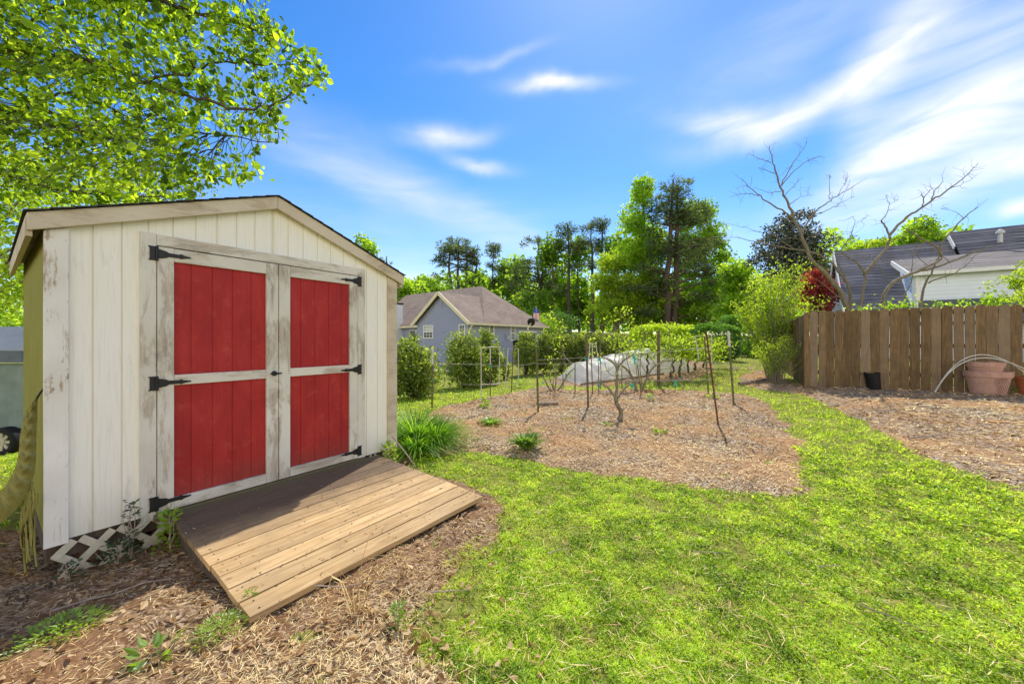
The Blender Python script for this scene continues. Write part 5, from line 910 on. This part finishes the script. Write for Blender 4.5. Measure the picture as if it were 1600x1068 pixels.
# ------------------------------------------------------------------ garden stakes, wires, trellis frames
plain('stake_green',(.12,.13,.045),.6,.25,12,.2); plain('stake_rust',(.14,.05,.035),.75,.3,12,.3); plain('stake_white',(.58,.55,.48),.6,.12,12,.2); plain('stake_wood',(.15,.11,.07),.9,.3,12,.4); plain('wire',(.42,.40,.34),.5,.1); plain('turquoise_tape',(.02,.42,.36),.6,.1)
SK={}
def stake(key,tx,ty,bx,by,r,m1,label,split=None,m2=None,Y=None):
    b=gp(bx,by); b[2]=gz(b[0],b[1])-.03; Yt=b[1]; t=P(tx,ty,Yt); SK[key]=(b,t); o=thing('garden_stake',label,'stake',b,0,'stakes in the garden bed'); f=1 if split is None else (by-split)/(by-ty); mid=b+(t-b)*f
    mb=MB(); mb.tube([b,b+(mid-b)*.5,mid],[r,r,r*.95],7); 
    if m1 in('stake_green','stake_rust'):
        for q in np.linspace(.15,.95,9): c=b+(mid-b)*q; mb.bar(c-(r*1.5,0,0),c+(r*1.5,0,0),.012,.012)
    mb.build('pole',M[m1],o)
    if split: mb=MB(); mb.tube([mid,t],r*1.15,7); mb.build('tip_sleeve',M[m2],o)
    return o
def on(key,py): b,t=SK[key]; yb=HY-(b[2]-ZC)/b[1]*FP; yt=HY-(t[2]-ZC)/t[1]*FP; f=(yb-py)/(yb-yt); return b+(t-b)*f
stake('a',676,545,675,637,.019,'stake_wood','dark stake with a pale upper half at the near left corner of the bed',569,'stake_white')
stake('b',838,541,841,645,.020,'stake_green','olive stake in front of the small timber block'); stake('c',766,544,766,623,.014,'stake_wood','thin stake inside the white frame nearest the pointed shrub',569,'stake_white'); stake('d',802,545,799,612,.016,'stake_wood','thin dark stake inside the white frame on the sunny slope')
stake('e',916,525,919,641,.022,'stake_wood','brown post left of the small pruned tree, holding three wires'); stake('f',898.5,565,898.5,618,.014,'stake_wood','short dark stake in front of the white tunnel'); stake('g',924,560,926,618,.014,'stake_wood','thin dark stake rising into the small tapered white frame'); stake('h',935,565,935.5,616,.010,'stake_rust','very thin reddish stake in front of the white tunnel')
stake('i',996,569,1002,620,.014,'stake_wood','dark stake beside the leaning trunk with turquoise tape'); stake('j',1029,517,1029,602,.045,'stake_wood','thick dark wooden post in front of the grapevines'); stake('k',1103.5,519,1122.5,665,.0135,'stake_rust','rusty red stake leaning at the right end of the wires'); stake('l',1138,517,1147,634,.020,'stake_green','green stake with a pale tip standing apart by the grass path',541,'stake_white'); stake('m',1101,525,1107,617,.018,'stake_green','green stake behind the leaning rusty one',)
WG_='wires strung between the garden stakes'
def wire(label,pts,sag=.02,r=.0045):
    mb=MB(); 
    for a,b in zip(pts[:-1],pts[1:]): p=curve(a,b,-sag*np.linalg.norm(np.array(b)-a)*.3,8); mb.tube(p,r,5,caps=False)
    c=np.array(pts[0]); tag(mb.build('trellis_wire',M['wire'],origin=c),label,'wire',WG_)
wire('lower front wire across the small pruned tree, between the brown post and rusty stake',[on('e',594),on('k',593)],.01); wire('upper wire running from the olive stake past the brown post to the rusty stake',[on('b',562),on('e',558),on('k',543)],.01); wire('middle wire from the olive stake to the lone green stake',[on('b',568),on('e',567),on('m',566),on('l',567)],.02)
wire('wire from the pale topped corner stake to the white frame',[on('a',567),on('c',569)],.02); wire('wire between the white frames and the olive stake',[on('c',571),on('d',569),on('b',566)],.03); wire('low wire crossing the white frame nearest the pointed shrub',[P(722,600,on('c',600)[1]),on('c',601),P(795,598,on('d',598)[1])],.02); wire('slack drooping wire behind the olive stake',[P(858,541,10.5),P(880,552,10.5),on('e',554)],.25); wire('high thin wire above the evergreen shrubs, ending at the brown post',[P(884,515.5,15),P(928,516.5,15)],.0)
FG='white frames in the garden bed'
def pframe(label,Y,pts,r=.011):
    "pts: list of pixel polylines"
    c=None; f=None; mb=MB()
    for pl in pts:
        q=[P(x,y,Y+(dy if True else 0)) for x,y,dy in pl]; c=q[0] if c is None else c; mb.tube(q,r,6)
    low=min((P(x,y,Y+dy) for pl in pts for x,y,dy in pl),key=lambda q:q[2]); return tag(mb.build('white_trellis',M['stake_white'],origin=low),label,'frame',FG)
y_=SK['c'][0][1]; pframe('white square topped frame nearest the pointed evergreen shrub',y_,[[(752,624,-.1),(751.5,544,-.1),(766,542,0),(781,541.5,.15),(780,600,.15)],[(751,600.5,-.1),(781,599,.15)]],.013)
y_=SK['d'][0][1]; pframe('white frame with splayed legs on the sunny slope',y_,[[(789,606,-.1),(794,544,-.1),(810,545,.1),(810,602,.1)]],.014)
y_=SK['g'][0][1]; pframe('small tapered white frame above the left end of the white tunnel',y_,[[(919,566,0),(922,535.5,0),(931,535.5,.05),(935,566,.05)],[(925.5,560,0),(925.5,536,0)]],.013)
y_=SK['m'][0][1]+.3; pframe('white ladder like frame behind the rusty stake',y_,[[(1092,562,0),(1086,525,0),(1112,524,.1),(1112,566,.1)],[(1088,545,0),(1112,543,.1)]],.013)
# ------------------------------------------------------------------ small pruned trees
def ptree(label,px,crop,branches,leafy=0,seed=1,Y=None,twig=1.0,lb_='leaf_bright'):
    r_=np.random.default_rng(seed); b=gp(*px) if Y is None else gb(px[0],Y); b[2]=gz(b[0],b[1]); Yb=b[1]; sc_,ox,oy=crop; t=thing('espalier_tree',label,'tree',b,0,'small pruned fruit trees in the garden bed'); mb=MB(); lf=MB(); ends=[]
    for pts,r0,r1,dy in branches:
        p=np.array([P(x/sc_+ox,y/sc_+oy,Yb+dy*i/max(1,len(pts)-1)) for i,(x,y) in enumerate(pts)]); s=np.linspace(0,len(p)-1,len(p)*4); q=np.stack([np.interp(s,range(len(p)),p[:,k]) for k in range(3)],-1)
        for _ in range(2): q[1:-1]=(q[:-2]+q[1:-1]*2+q[2:])/4
        r0,r1=r0*1.12,r1*1.2; q[1:-1]+=r_.normal(0,r0*.12,(len(q)-2,3)); 
        if r0>.02: q[0,2]-=.03
        mb.tube(q,np.linspace(r0,r1,len(q))*(1+.12*r_.random(len(q))),7); ends.append(q)
        for _ in range(int(len(pts)*1.2*twig)): i=r_.integers(len(q)//2,len(q)); d=r_.normal(0,1,3)+(0,0,.8); d/=np.linalg.norm(d); e=q[i]+d*r_.uniform(.05,.22); mb.tube([q[i],(q[i]+e)/2+r_.normal(0,.01,3),e],[.004,.003,.0015],4,caps=False); ends.append(np.array([q[i],e]))
    mb.build('trunk',M['lichen_bark'],t,smooth=True)
    if leafy:
        e=np.array([x[-1] for x in ends]); k=r_.integers(0,len(e),leafy); lf.leaves(e[k]+r_.normal(0,.03,(leafy,3)),.04,.02,None,np.clip(.6+r_.normal(0,.2,leafy),0,1),4); lf.build('leaves',M[lb_],t)
    return t
C1=(4.853,860,480)
ptree('small pruned tree with a crooked bare trunk standing alone before the lower wire',(967,657),C1,[([(520,878),(525,840),(540,800),(520,760),(500,720),(495,690)],.034,.026,0),([(495,690),(503,620),(505,540),(505,480),(512,450)],.024,.016,0),([(495,690),(465,645),(440,610),(400,585),(365,563)],.018,.010,-.1),([(505,695),(530,660),(560,620),(590,592),(618,565)],.016,.009,.1),([(507,475),(490,430),(460,405),(425,388),(388,380)],.015,.008,-.1),([(512,455),(535,425),(560,400),(595,378),(632,358)],.015,.008,.1),([(505,520),(460,515),(430,480),(412,420)],.008,.004,-.15),([(505,440),(485,400),(495,350),(490,310)],.008,.003,0),([(515,440),(520,400),(525,350)],.007,.003,.1)],40,2)
ptree('leaning pruned trunk with spreading limbs in front of the white tunnel',(997,614),C1,[([(665,655),(640,590),(610,510),(575,460),(540,445)],.034,.018,.1),([(610,510),(600,470),(585,420),(575,380)],.012,.004,.1),([(690,650),(700,620),(735,520),(770,465),(800,440),(860,408),(925,398)],.028,.012,.1),([(800,440),(775,400),(745,375),(735,350)],.012,.005,.1),([(815,470),(860,470),(905,460)],.012,.006,.1),([(605,520),(560,515),(510,520)],.010,.005,.1),([(735,520),(710,470),(690,430)],.010,.004,.1),([(870,408),(890,380),(880,345)],.006,.003,0),([(690,655),(695,600),(660,560),(650,430)],.012,.006,-.1)],60,3)
ptree('many stemmed pruned bush with leafy tips right of the olive stake',(866,613),(4.854,660,500),[([(1000,545),(960,520),(935,470),(920,440),(905,380)],.022,.010,0),([(1000,545),(985,500),(965,440),(950,380)],.018,.008,.1),([(1003,545),(1010,480),(1015,420),(1010,340)],.016,.006,.1),([(1005,545),(1040,520),(1070,470),(1090,430),(1120,390),(1160,360)],.024,.010,0),([(1090,430),(1085,400),(1100,370)],.008,.004,0),([(1000,545),(990,480),(1000,400),(985,330)],.012,.004,.2)],150,4)
for i,(bx,by,tp,lab) in enumerate([(880,610,500,'slim sapling with a tuft of leaves behind the brown post'),(938,606,508,'sapling with leafy top in front of the yellow topped hedge, left of the tallest one'),(972,604,493,'tallest leafy sapling in front of the yellow topped hedge'),(1003,603,498,'bright leaved sapling just left of the thick dark post'),(1050,596,515,'thin sapling between the thick dark post and the grapevines')]):
    b=gp(bx,by); t=thing('sapling',lab,'sapling',b,0,'saplings before the far hedge'); Yb=b[1]; mb=MB(); lb=MB(); top=P(bx+rng.uniform(-4,4),tp,Yb); p=curve(b-(0,0,.03),top,0,8,.03); mb.tube(p,np.linspace(.016,.005,8),6)
    for _ in range(9): j=rng.integers(3,8); d=rng.normal(0,1,3)*(1,1,.3)+(0,0,.6); e=p[j]+d*.22; mb.tube([p[j],e],[.006,.002],4,caps=False); n=10; lb.leaves(e+rng.normal(0,.07,(n,3)),rng.uniform(.06,.11,n),.05,None,np.clip(.6+rng.normal(0,.18,n),0,1),4)
    mb.build('trunk',M['lichen_bark'],t); lb.build('leaves',M['leaf_yellow'],t)
# turquoise ties
for i,(x,y,Yd,s,lab) in enumerate([(990,557,SK['e'][0][1],1.5,'large turquoise tape knot on the upper wire above the leaning trunk'),(937,560,SK['e'][0][1],1.1,'turquoise tape tied on the upper left limb of the small pruned tree'),(935,599,SK['e'][0][1],.8,'turquoise tape on the lower left limb of the small pruned tree'),(987,599,SK['e'][0][1]+.1,1.1,'turquoise tape on the lower right limb of the small pruned tree'),(1055,596,SK['e'][0][1]-.3,1.0,'turquoise tape loop alone on the lower wire'),(914,560,SK['e'][0][1]-.03,.7,'small turquoise tape on the brown post'),(766,570,SK['c'][0][1]-.03,.9,'turquoise tape on the stake in the square topped white frame'),(676,593,SK['a'][0][1]-.03,.5,'tiny turquoise tape on the dark corner stake'),(848,597,gp(866,613)[1],.7,'pale turquoise tape low on the many stemmed bush')]):
    c=P(x,y,Yd); mb=MB(); 
    for k_ in range(4):
        a=rng.uniform(-.03,.03); V=[]; 
        for j in range(5): f=j/4; V+= [c+np.array([a*s*f*1.5+(-.009)*s,-.02+.01*math.sin(j*2+k_),.015-.11*s*f*(1 if k_<2 else .45)]),c+np.array([a*s*f*1.5+.009*s,-.022,.015-.11*s*f*(1 if k_<2 else .45)])]
        mb.add(np.array(V),[[2*j,2*j+1,2*j+3,2*j+2] for j in range(4)])
    mb.tube([c+(-.02*s,0,.01),c+(0,-.02,.012),c+(.02*s,0,.008)],.010*s,6); tag(mb.build('tie_ribbon',M['turquoise_tape'],origin=c),lab,'ribbon','turquoise ties on the trees and wires')
# ------------------------------------------------------------------ white row cover tunnel
k=NT('row_cover'); n=k.noise(k.map(k.tc(),(1,1,1)),5,4,.6); kk=k.ramp(n,[(.3,(.90,.91,.91)),(.7,(.96,.96,.95))]); M['row_cover']=k.foliage(kk,(.95,.96,.95),.68,gloss=.03)
a=gp(884,600); a[1]+=.45; a[0]=P(884,0,a[1])[0]; a[2]=G(a[0],a[1]); b=gp(1050,583); b=np.array([P(1047,0,a[1]+1.0)[0],a[1]+1.0,0]); b[2]=G(b[0],b[1]); tl=thing('row_cover_tunnel','low garden tunnel draped with white row cover fabric over hoops','garden tunnel',a); ax=(b-a); ax[2]=0; Lg=np.linalg.norm(ax); ax/=Lg; nx_=np.array([ax[1],-ax[0],0]); NS,NA=90,22; V=[]
for i in range(NS):
    s=i/(NS-1); c=a+ax*Lg*s; rad=.95+.10*s; h0=.58+.34*s**.8; 
    hoop=abs(math.sin(s*math.pi*6)); endf=min(1,(s/.10))**.6
    for j in range(NA):
        th=math.pi*j/(NA-1); r=rad*(1-.06*(1-hoop)); x=math.cos(th)*r*(1+.25*(1-math.sin(th))); z=math.sin(th)**1.5*h0*endf*(1-.09*hoop if 0 else 1-.07*(1-hoop)); p=c-nx_*x*-1; p=p+np.array([0,0,0]); w=.022*math.sin(s*70+j*.9)+.02*math.sin(s*31-j*1.7); V.append((p[0]+nx_[0]*w,p[1]+nx_[1]*w,G(p[0],p[1])+z+.02+w*.5*math.sin(th)))
F=[[i*NA+j,i*NA+NA+j,i*NA+NA+j+1,i*NA+j+1] for i in range(NS-1) for j in range(NA-1)]; mb=MB(); mb.add(np.array(V),F); mb.build('cover',M['row_cover'],tl,smooth=True)
mb=MB(); 
for i in range(7):
    s=i/6; c=a+ax*Lg*s; rad=.95+.10*s; h0=.58+.34*s**.8; h0*=1 if i else .2; mb=MB(); mb.tube([c+nx_*math.cos(q)*rad*.9+np.array([0,0,math.sin(q)**1.5*h0*.93+G(c[0],c[1])-c[2]]) for q in np.linspace(0,math.pi,14)],.012,6); mb.build('hoop',M['pvc_pipe'],tl)
mb=MB(); q0=a+nx_*1.22; q1=b+nx_*1.28-ax*1.2; q0[2]=G(q0[0],q0[1])+.05; q1[2]=G(q1[0],q1[1])+.05; mb.bar(q0,q1,.06,.09); tag(bevel(mb.build('edging_board',M['barkwood'],origin=q0)),'long weathered board along the front foot of the white tunnel','board')
# plants inside the tunnel
n=450; s=rng.random(n); c=a+ax*Lg*s[:,None]+nx_*rng.uniform(-.3,.3,(n,1)); c[:,2]=G(c[:,0],c[:,1])+.05+rng.random(n)*.3; mb=MB(); mb.leaves(c,.12,.06,None,rng.random(n)); tag(mb.build('tunnel_greens',M['leaf_bright'],origin=a),'leafy greens growing under the white tunnel cover','vegetables',None,'stuff')
# ------------------------------------------------------------------ grapevines
for i,(bx,by,tx,lab) in enumerate([(1048,592,1054,'grapevine with a dark bent trunk nearest the white tunnel'),(1063,590,1064,'second grapevine from the white tunnel, straight trunk'),(1074,584,1078,'third grapevine from the white tunnel, thin crooked trunk'),(1086,580,1087,'fourth grapevine from the white tunnel'),(1098,575,1106,'grapevine farthest from the tunnel, trunk leaning to the hedge'),(1012,590,1012,'grapevine hidden partly behind the white tunnel, left of the thick post')]):
    b=gp(bx,by); t=thing('grapevine',lab,'grapevine',b,0,'row of grapevines'); Yb=b[1]; tp=P(tx,553,Yb); p=curve(b-(0,0,.04),tp,0,9,.035); mb=MB(); mb.tube(p,.035*np.linspace(1.1,.7,9),7); lb=MB()
    for sg in (-1,1):
        for h in (0,.35): e=tp+np.array([sg*.85,sg*-.1,h+rng.uniform(-.05,.1)]); q=curve(tp+(0,0,h*.6),e,.05,7,.04); mb.tube(q,np.linspace(.018,.008,7),5); n=130; kx=rng.uniform(0,6,n); c=np.stack([np.interp(kx,range(7),q[:,m]) for m in range(3)],-1)+rng.normal(0,.13,(n,3)); lb.leaves(c,rng.uniform(.06,.11,n),rng.uniform(.05,.09,n),None,np.clip(.42+rng.normal(0,.2,n),0,1),4,.12,.2)
    mb.build('trunk',M['darkbark'],t,smooth=True); lb.build('foliage',M['leaf_yellow'],t)
# ------------------------------------------------------------------ leafy plants
def blades(mb,c,n,L,W_,spread,rise,v0=.55,rad=.1,seg=5):
    for _ in range(n):
        a=rng.uniform(0,6.2832); l=L*rng.uniform(.6,1.15); o=np.array([math.cos(a),math.sin(a),0]); b=c+o*rad*rng.random()**.5*rng.uniform(.3,1); s=np.array([-o[1],o[0],0])*W_*.5*rng.uniform(.7,1.2); V=[]; sp_=spread*rng.uniform(.35,1.1); tw=rng.uniform(-.5,.5)
        for j in range(seg+1): f=j/seg; q=b+o*sp_*l*f**1.5+np.array([0,0,1])*l*rise*(f-.62*sp_*f*f); q=q+s*tw*f; w=s*(math.sin(min(1,f*1.15+.12)*math.pi*.86)**.7 if seg>3 else 1-f*.9); V+=[q-w,q+w]
        mb.add(np.array(V),[[2*j,2*j+1,2*j+3,2*j+2] for j in range(seg)],np.clip(v0+rng.normal(0,.2),0,1))
leafmat('leaf_strap',(.05,.14,.012),(.18,.37,.03),(.46,.66,.07),.5,1.6,.03); leafmat('leaf_broad',(.09,.15,.035),(.24,.38,.09),(.48,.60,.20),.45,1.5,.03); leafmat('leaf_weed',(.10,.19,.02),(.28,.45,.04),(.48,.62,.09),.5,1.6,.06); leafmat('leaf_dull',(.03,.06,.03),(.06,.11,.05),(.12,.18,.08),.4,1.4,.06)
def plantobj(name,label,cat,p,mat,fill,group=None,stem=None):
    t=thing(name,label,cat,p,0,group); mb=MB(); fill(mb); mb.build('leaves',M[mat],t)
    if stem is not None: s=MB(); stem(s); s.build('stem',M['lichen_bark' if mat!='leaf_weed' else 'leaf_weed'],t)
    return t
p=gp(652,706); p[2]=gz(*p[:2]); q1=p+np.array([.16,.30,0]); q2=p+np.array([-.10,.35,0])
plantobj('strap_leaf_clump','big mound of arching strap leaves at the right corner of the shed','plant',p,'leaf_strap',lambda mb:(blades(mb,p,760,.40,.013,1.25,1.0,.55,.19),blades(mb,q1,720,.47,.013,1.2,1.05,.6,.19),blades(mb,q2,640,.55,.013,1.1,1.1,.55,.19)))
p1=gp(823,706); p1[2]=gz(*p1[:2]); plantobj('broad_leaf_plant','rounded plant of grey green pointed leaves near the front edge of the garden bed','plant',p1,'leaf_broad',lambda mb:blades(mb,p1,170,.26,.045,.85,.95,.6,.10,4))
p2=gp(766,665); p2[2]=gz(*p2[:2]); plantobj('broad_leaf_plant','low flat bright clump on the pale chips near the strap leaf mound','plant',p2,'leaf_weed',lambda mb:blades(mb,p2,110,.19,.028,1.0,.65,.6,.12,4))
def weed(mb,c,n,h,r,L,W_,v=.6,shape=6):
    u=rng.random(n); a=rng.uniform(0,6.28,n); rr_=r*rng.random(n)**.6*(1-.5*u); q=np.stack([c[0]+rr_*np.cos(a),c[1]+rr_*np.sin(a),c[2]+.01+h*u],-1); d=np.stack([np.cos(a),np.sin(a),rng.uniform(-.1,.9,n)],-1); mb.leaves(q,L*rng.uniform(.6,1.2,n),W_*rng.uniform(.7,1.2,n),d,np.clip(v+rng.normal(0,.15,n),0,1),shape,.12,.4)
def weedplant(label,px,py,n,h,r,L,W_,mat='leaf_weed',v=.6,stems=4,name='weed_plant',group='weeds and seedlings',front=None):
    p=gp(px,py)
    if front: s_=FL(px,py,front)[0]; q_=O+s_*D1-front*D2; p=np.array([q_[0],q_[1],0.])
    p[2]=G(p[0],p[1]); p[2]=gz(*p[:2]); t=thing(name,label,'plant',p,0,group); mb=MB(); weed(mb,p,n,h,r,L,W_,v); mb.build('leaves',M[mat],t); s=MB()
    for i in range(stems): e=p+np.array([rng.normal(0,r*.5),rng.normal(0,r*.5),h*rng.uniform(.7,1.05)]); s.tube(curve(p-(0,0,.02),e,0,5,.008),[.004,.0035,.003,.0025,.0015],5)
    s.build('stem',M['twigwood'],t)
weedplant('bright lobed leaf weed growing against the near corner of the ramp',266,852,130,.26,.075,.038,.030,v=.62,front=.20); weedplant('tall dark slender weed standing in front of the white lattice',205,868,80,.40,.05,.032,.017,'leaf_dull',.55,front=.09); weedplant('low blue green weed spreading at the foot of the lattice',185,878,110,.14,.11,.035,.02,'leaf_dull',.6,front=.13); weedplant('small weed at the left end of the lattice beside the corner post',108,888,50,.12,.06,.03,.018,'leaf_dull',.6,front=.10)
weedplant('upright bright weed in the litter below the ramp',620,985,90,.11,.045,.026,.013,v=.55); weedplant('leafy ground weed near the lower left corner',95,1000,420,.05,.20,.026,.014,v=.6); weedplant('flat feathery weed patch between the ramp tip and the lower left corner',345,1000,420,.04,.13,.020,.008,v=.65); weedplant('large leafed weed at the bottom edge of the photo',240,1035,26,.05,.09,.06,.03,v=.4); weedplant('small tuft of weeds touching the front corner of the ramp',392,952,40,.05,.04,.022,.012,v=.65)
weedplant('seedling with bright leaves at the foot of the square topped white frame',757,640,60,.22,.10,.08,.045,v=.6); weedplant('bright seedling beside the far stake in the garden bed',1016,628,30,.12,.08,.07,.05,v=.65); weedplant('small seedling near the foot of the small pruned tree',948,668,20,.07,.06,.05,.03,v=.65); weedplant('spreading seedling in the middle of the front of the bed',1032,680,40,.06,.13,.06,.03,v=.6); weedplant('low bright seedling behind the rusty stake',1112,625,40,.07,.16,.08,.05,v=.65); weedplant('leafy green plant on the bed edge under the splayed white frame',812,606,70,.25,.20,.12,.05,v=.6); weedplant('dark leafy plant at the base of the leaning trunk',1012,612,60,.25,.14,.10,.05,'leaf_mid',.6); weedplant('green weeds beside the terracotta pots',1578,616,50,.12,.16,.07,.03,v=.5)
# tall weed and creeper at the right corner of the shed
p=gp(598,722); p[2]=gz(*p[:2]); q=p+np.array([-.03,.08,0]); t=thing('weed_plant','tall lanky weed with drooping pointed leaves against the right corner of the shed','plant',q,0,'weeds and seedlings'); s=MB(); e=q+np.array([.03,.06,.52]); s.tube(curve(q-(0,0,.02),e,0,7,.012),np.linspace(.006,.003,7),6); e2=q+np.array([-.10,-.02,.36]); s.tube(curve(q+(0,0,.2),e2,0,5,.01),.003,5); s.build('stem',M['twigwood'],t); mb=MB(); blades(mb,e-(0,0,.04),12,.16,.03,1.1,.25,.45,.02,4); blades(mb,e2-(0,0,.03),7,.12,.024,1.1,.2,.4,.02,4); blades(mb,q+(0,0,.12),6,.10,.03,1.1,.3,.4,.03,4); mb.build('leaves',M['leaf_dull'],t)
weedplant('yellowing creeper leaves at the foot of the right shed corner',607,712,90,.22,.10,.05,.035,'leaf_yellow',.5,front=.10)
# stick leaning at the shed corner, sticks on the ground
a=P(612,680,4.05); b=gp(653,731); b[2]=gz(*b[:2]); mb=MB(); mb.tube([b-(0,0,.02),(a+b)/2,a],.008,6); tag(mb.build('thin_rod',M['twigwood'],origin=b),'thin straight rod leaning from the lawn to the right corner of the shed','rod')
stick(455,938,.55,.15,.005,'long thin grey stick lying parallel to the lower edge of the ramp',group='sticks on the ground'); stick(672,934,.22,.1,.004,'short pale stick beside the litter edge of the lawn',group='sticks on the ground'); stick(80,965,.5,.5,.006,'bent grey stick in the shade below the lattice',group='sticks on the ground'); stick(740,782,.16,-.1,.010,'short flat stick at the far corner of the ramp',group='sticks on the ground')
stick(1083,868,.22,-.15,.004,'pale twig alone on the lawn below the garden bed',group='sticks on the ground'); stick(1280,892,.16,.05,.004,'straight straw coloured twig on the open lawn',group='sticks on the ground'); stick(1342,952,.26,-.9,.004,'pale diagonal twig on the lawn near the bottom edge',group='sticks on the ground'); stick(858,872,.09,.6,.006,'small dark twig on the lawn under the bed tip',group='sticks on the ground'); stick(1420,690,.5,.05,.012,'long thin branch on the chips near the path',group='sticks on the ground')
# dry grass stalks by the lower edge of the ramp
p=gp(552,968); p[2]=gz(*p[:2]); t=thing('dry_grass_tuft','tuft of tall dry grass stalks leaning over the lower edge of the ramp','grass tuft',p); mb=MB()
for i in range(9):
    a_=rng.uniform(0,6.28); l=rng.uniform(.2,.42); e=p+np.array([math.cos(a_)*l*.5+.03,math.sin(a_)*l*.5+.04,l*.75]); m=(p+e)/2+(0,0,.07); mb.tube([p+rng.normal(0,.015,3)*(1,1,0),m,e,e+(e-m)*.3-(0,0,.06)],[.0028,.0022,.0016,.001],4,v=rng.random())
mb.build('stalks',M['chip'],t)
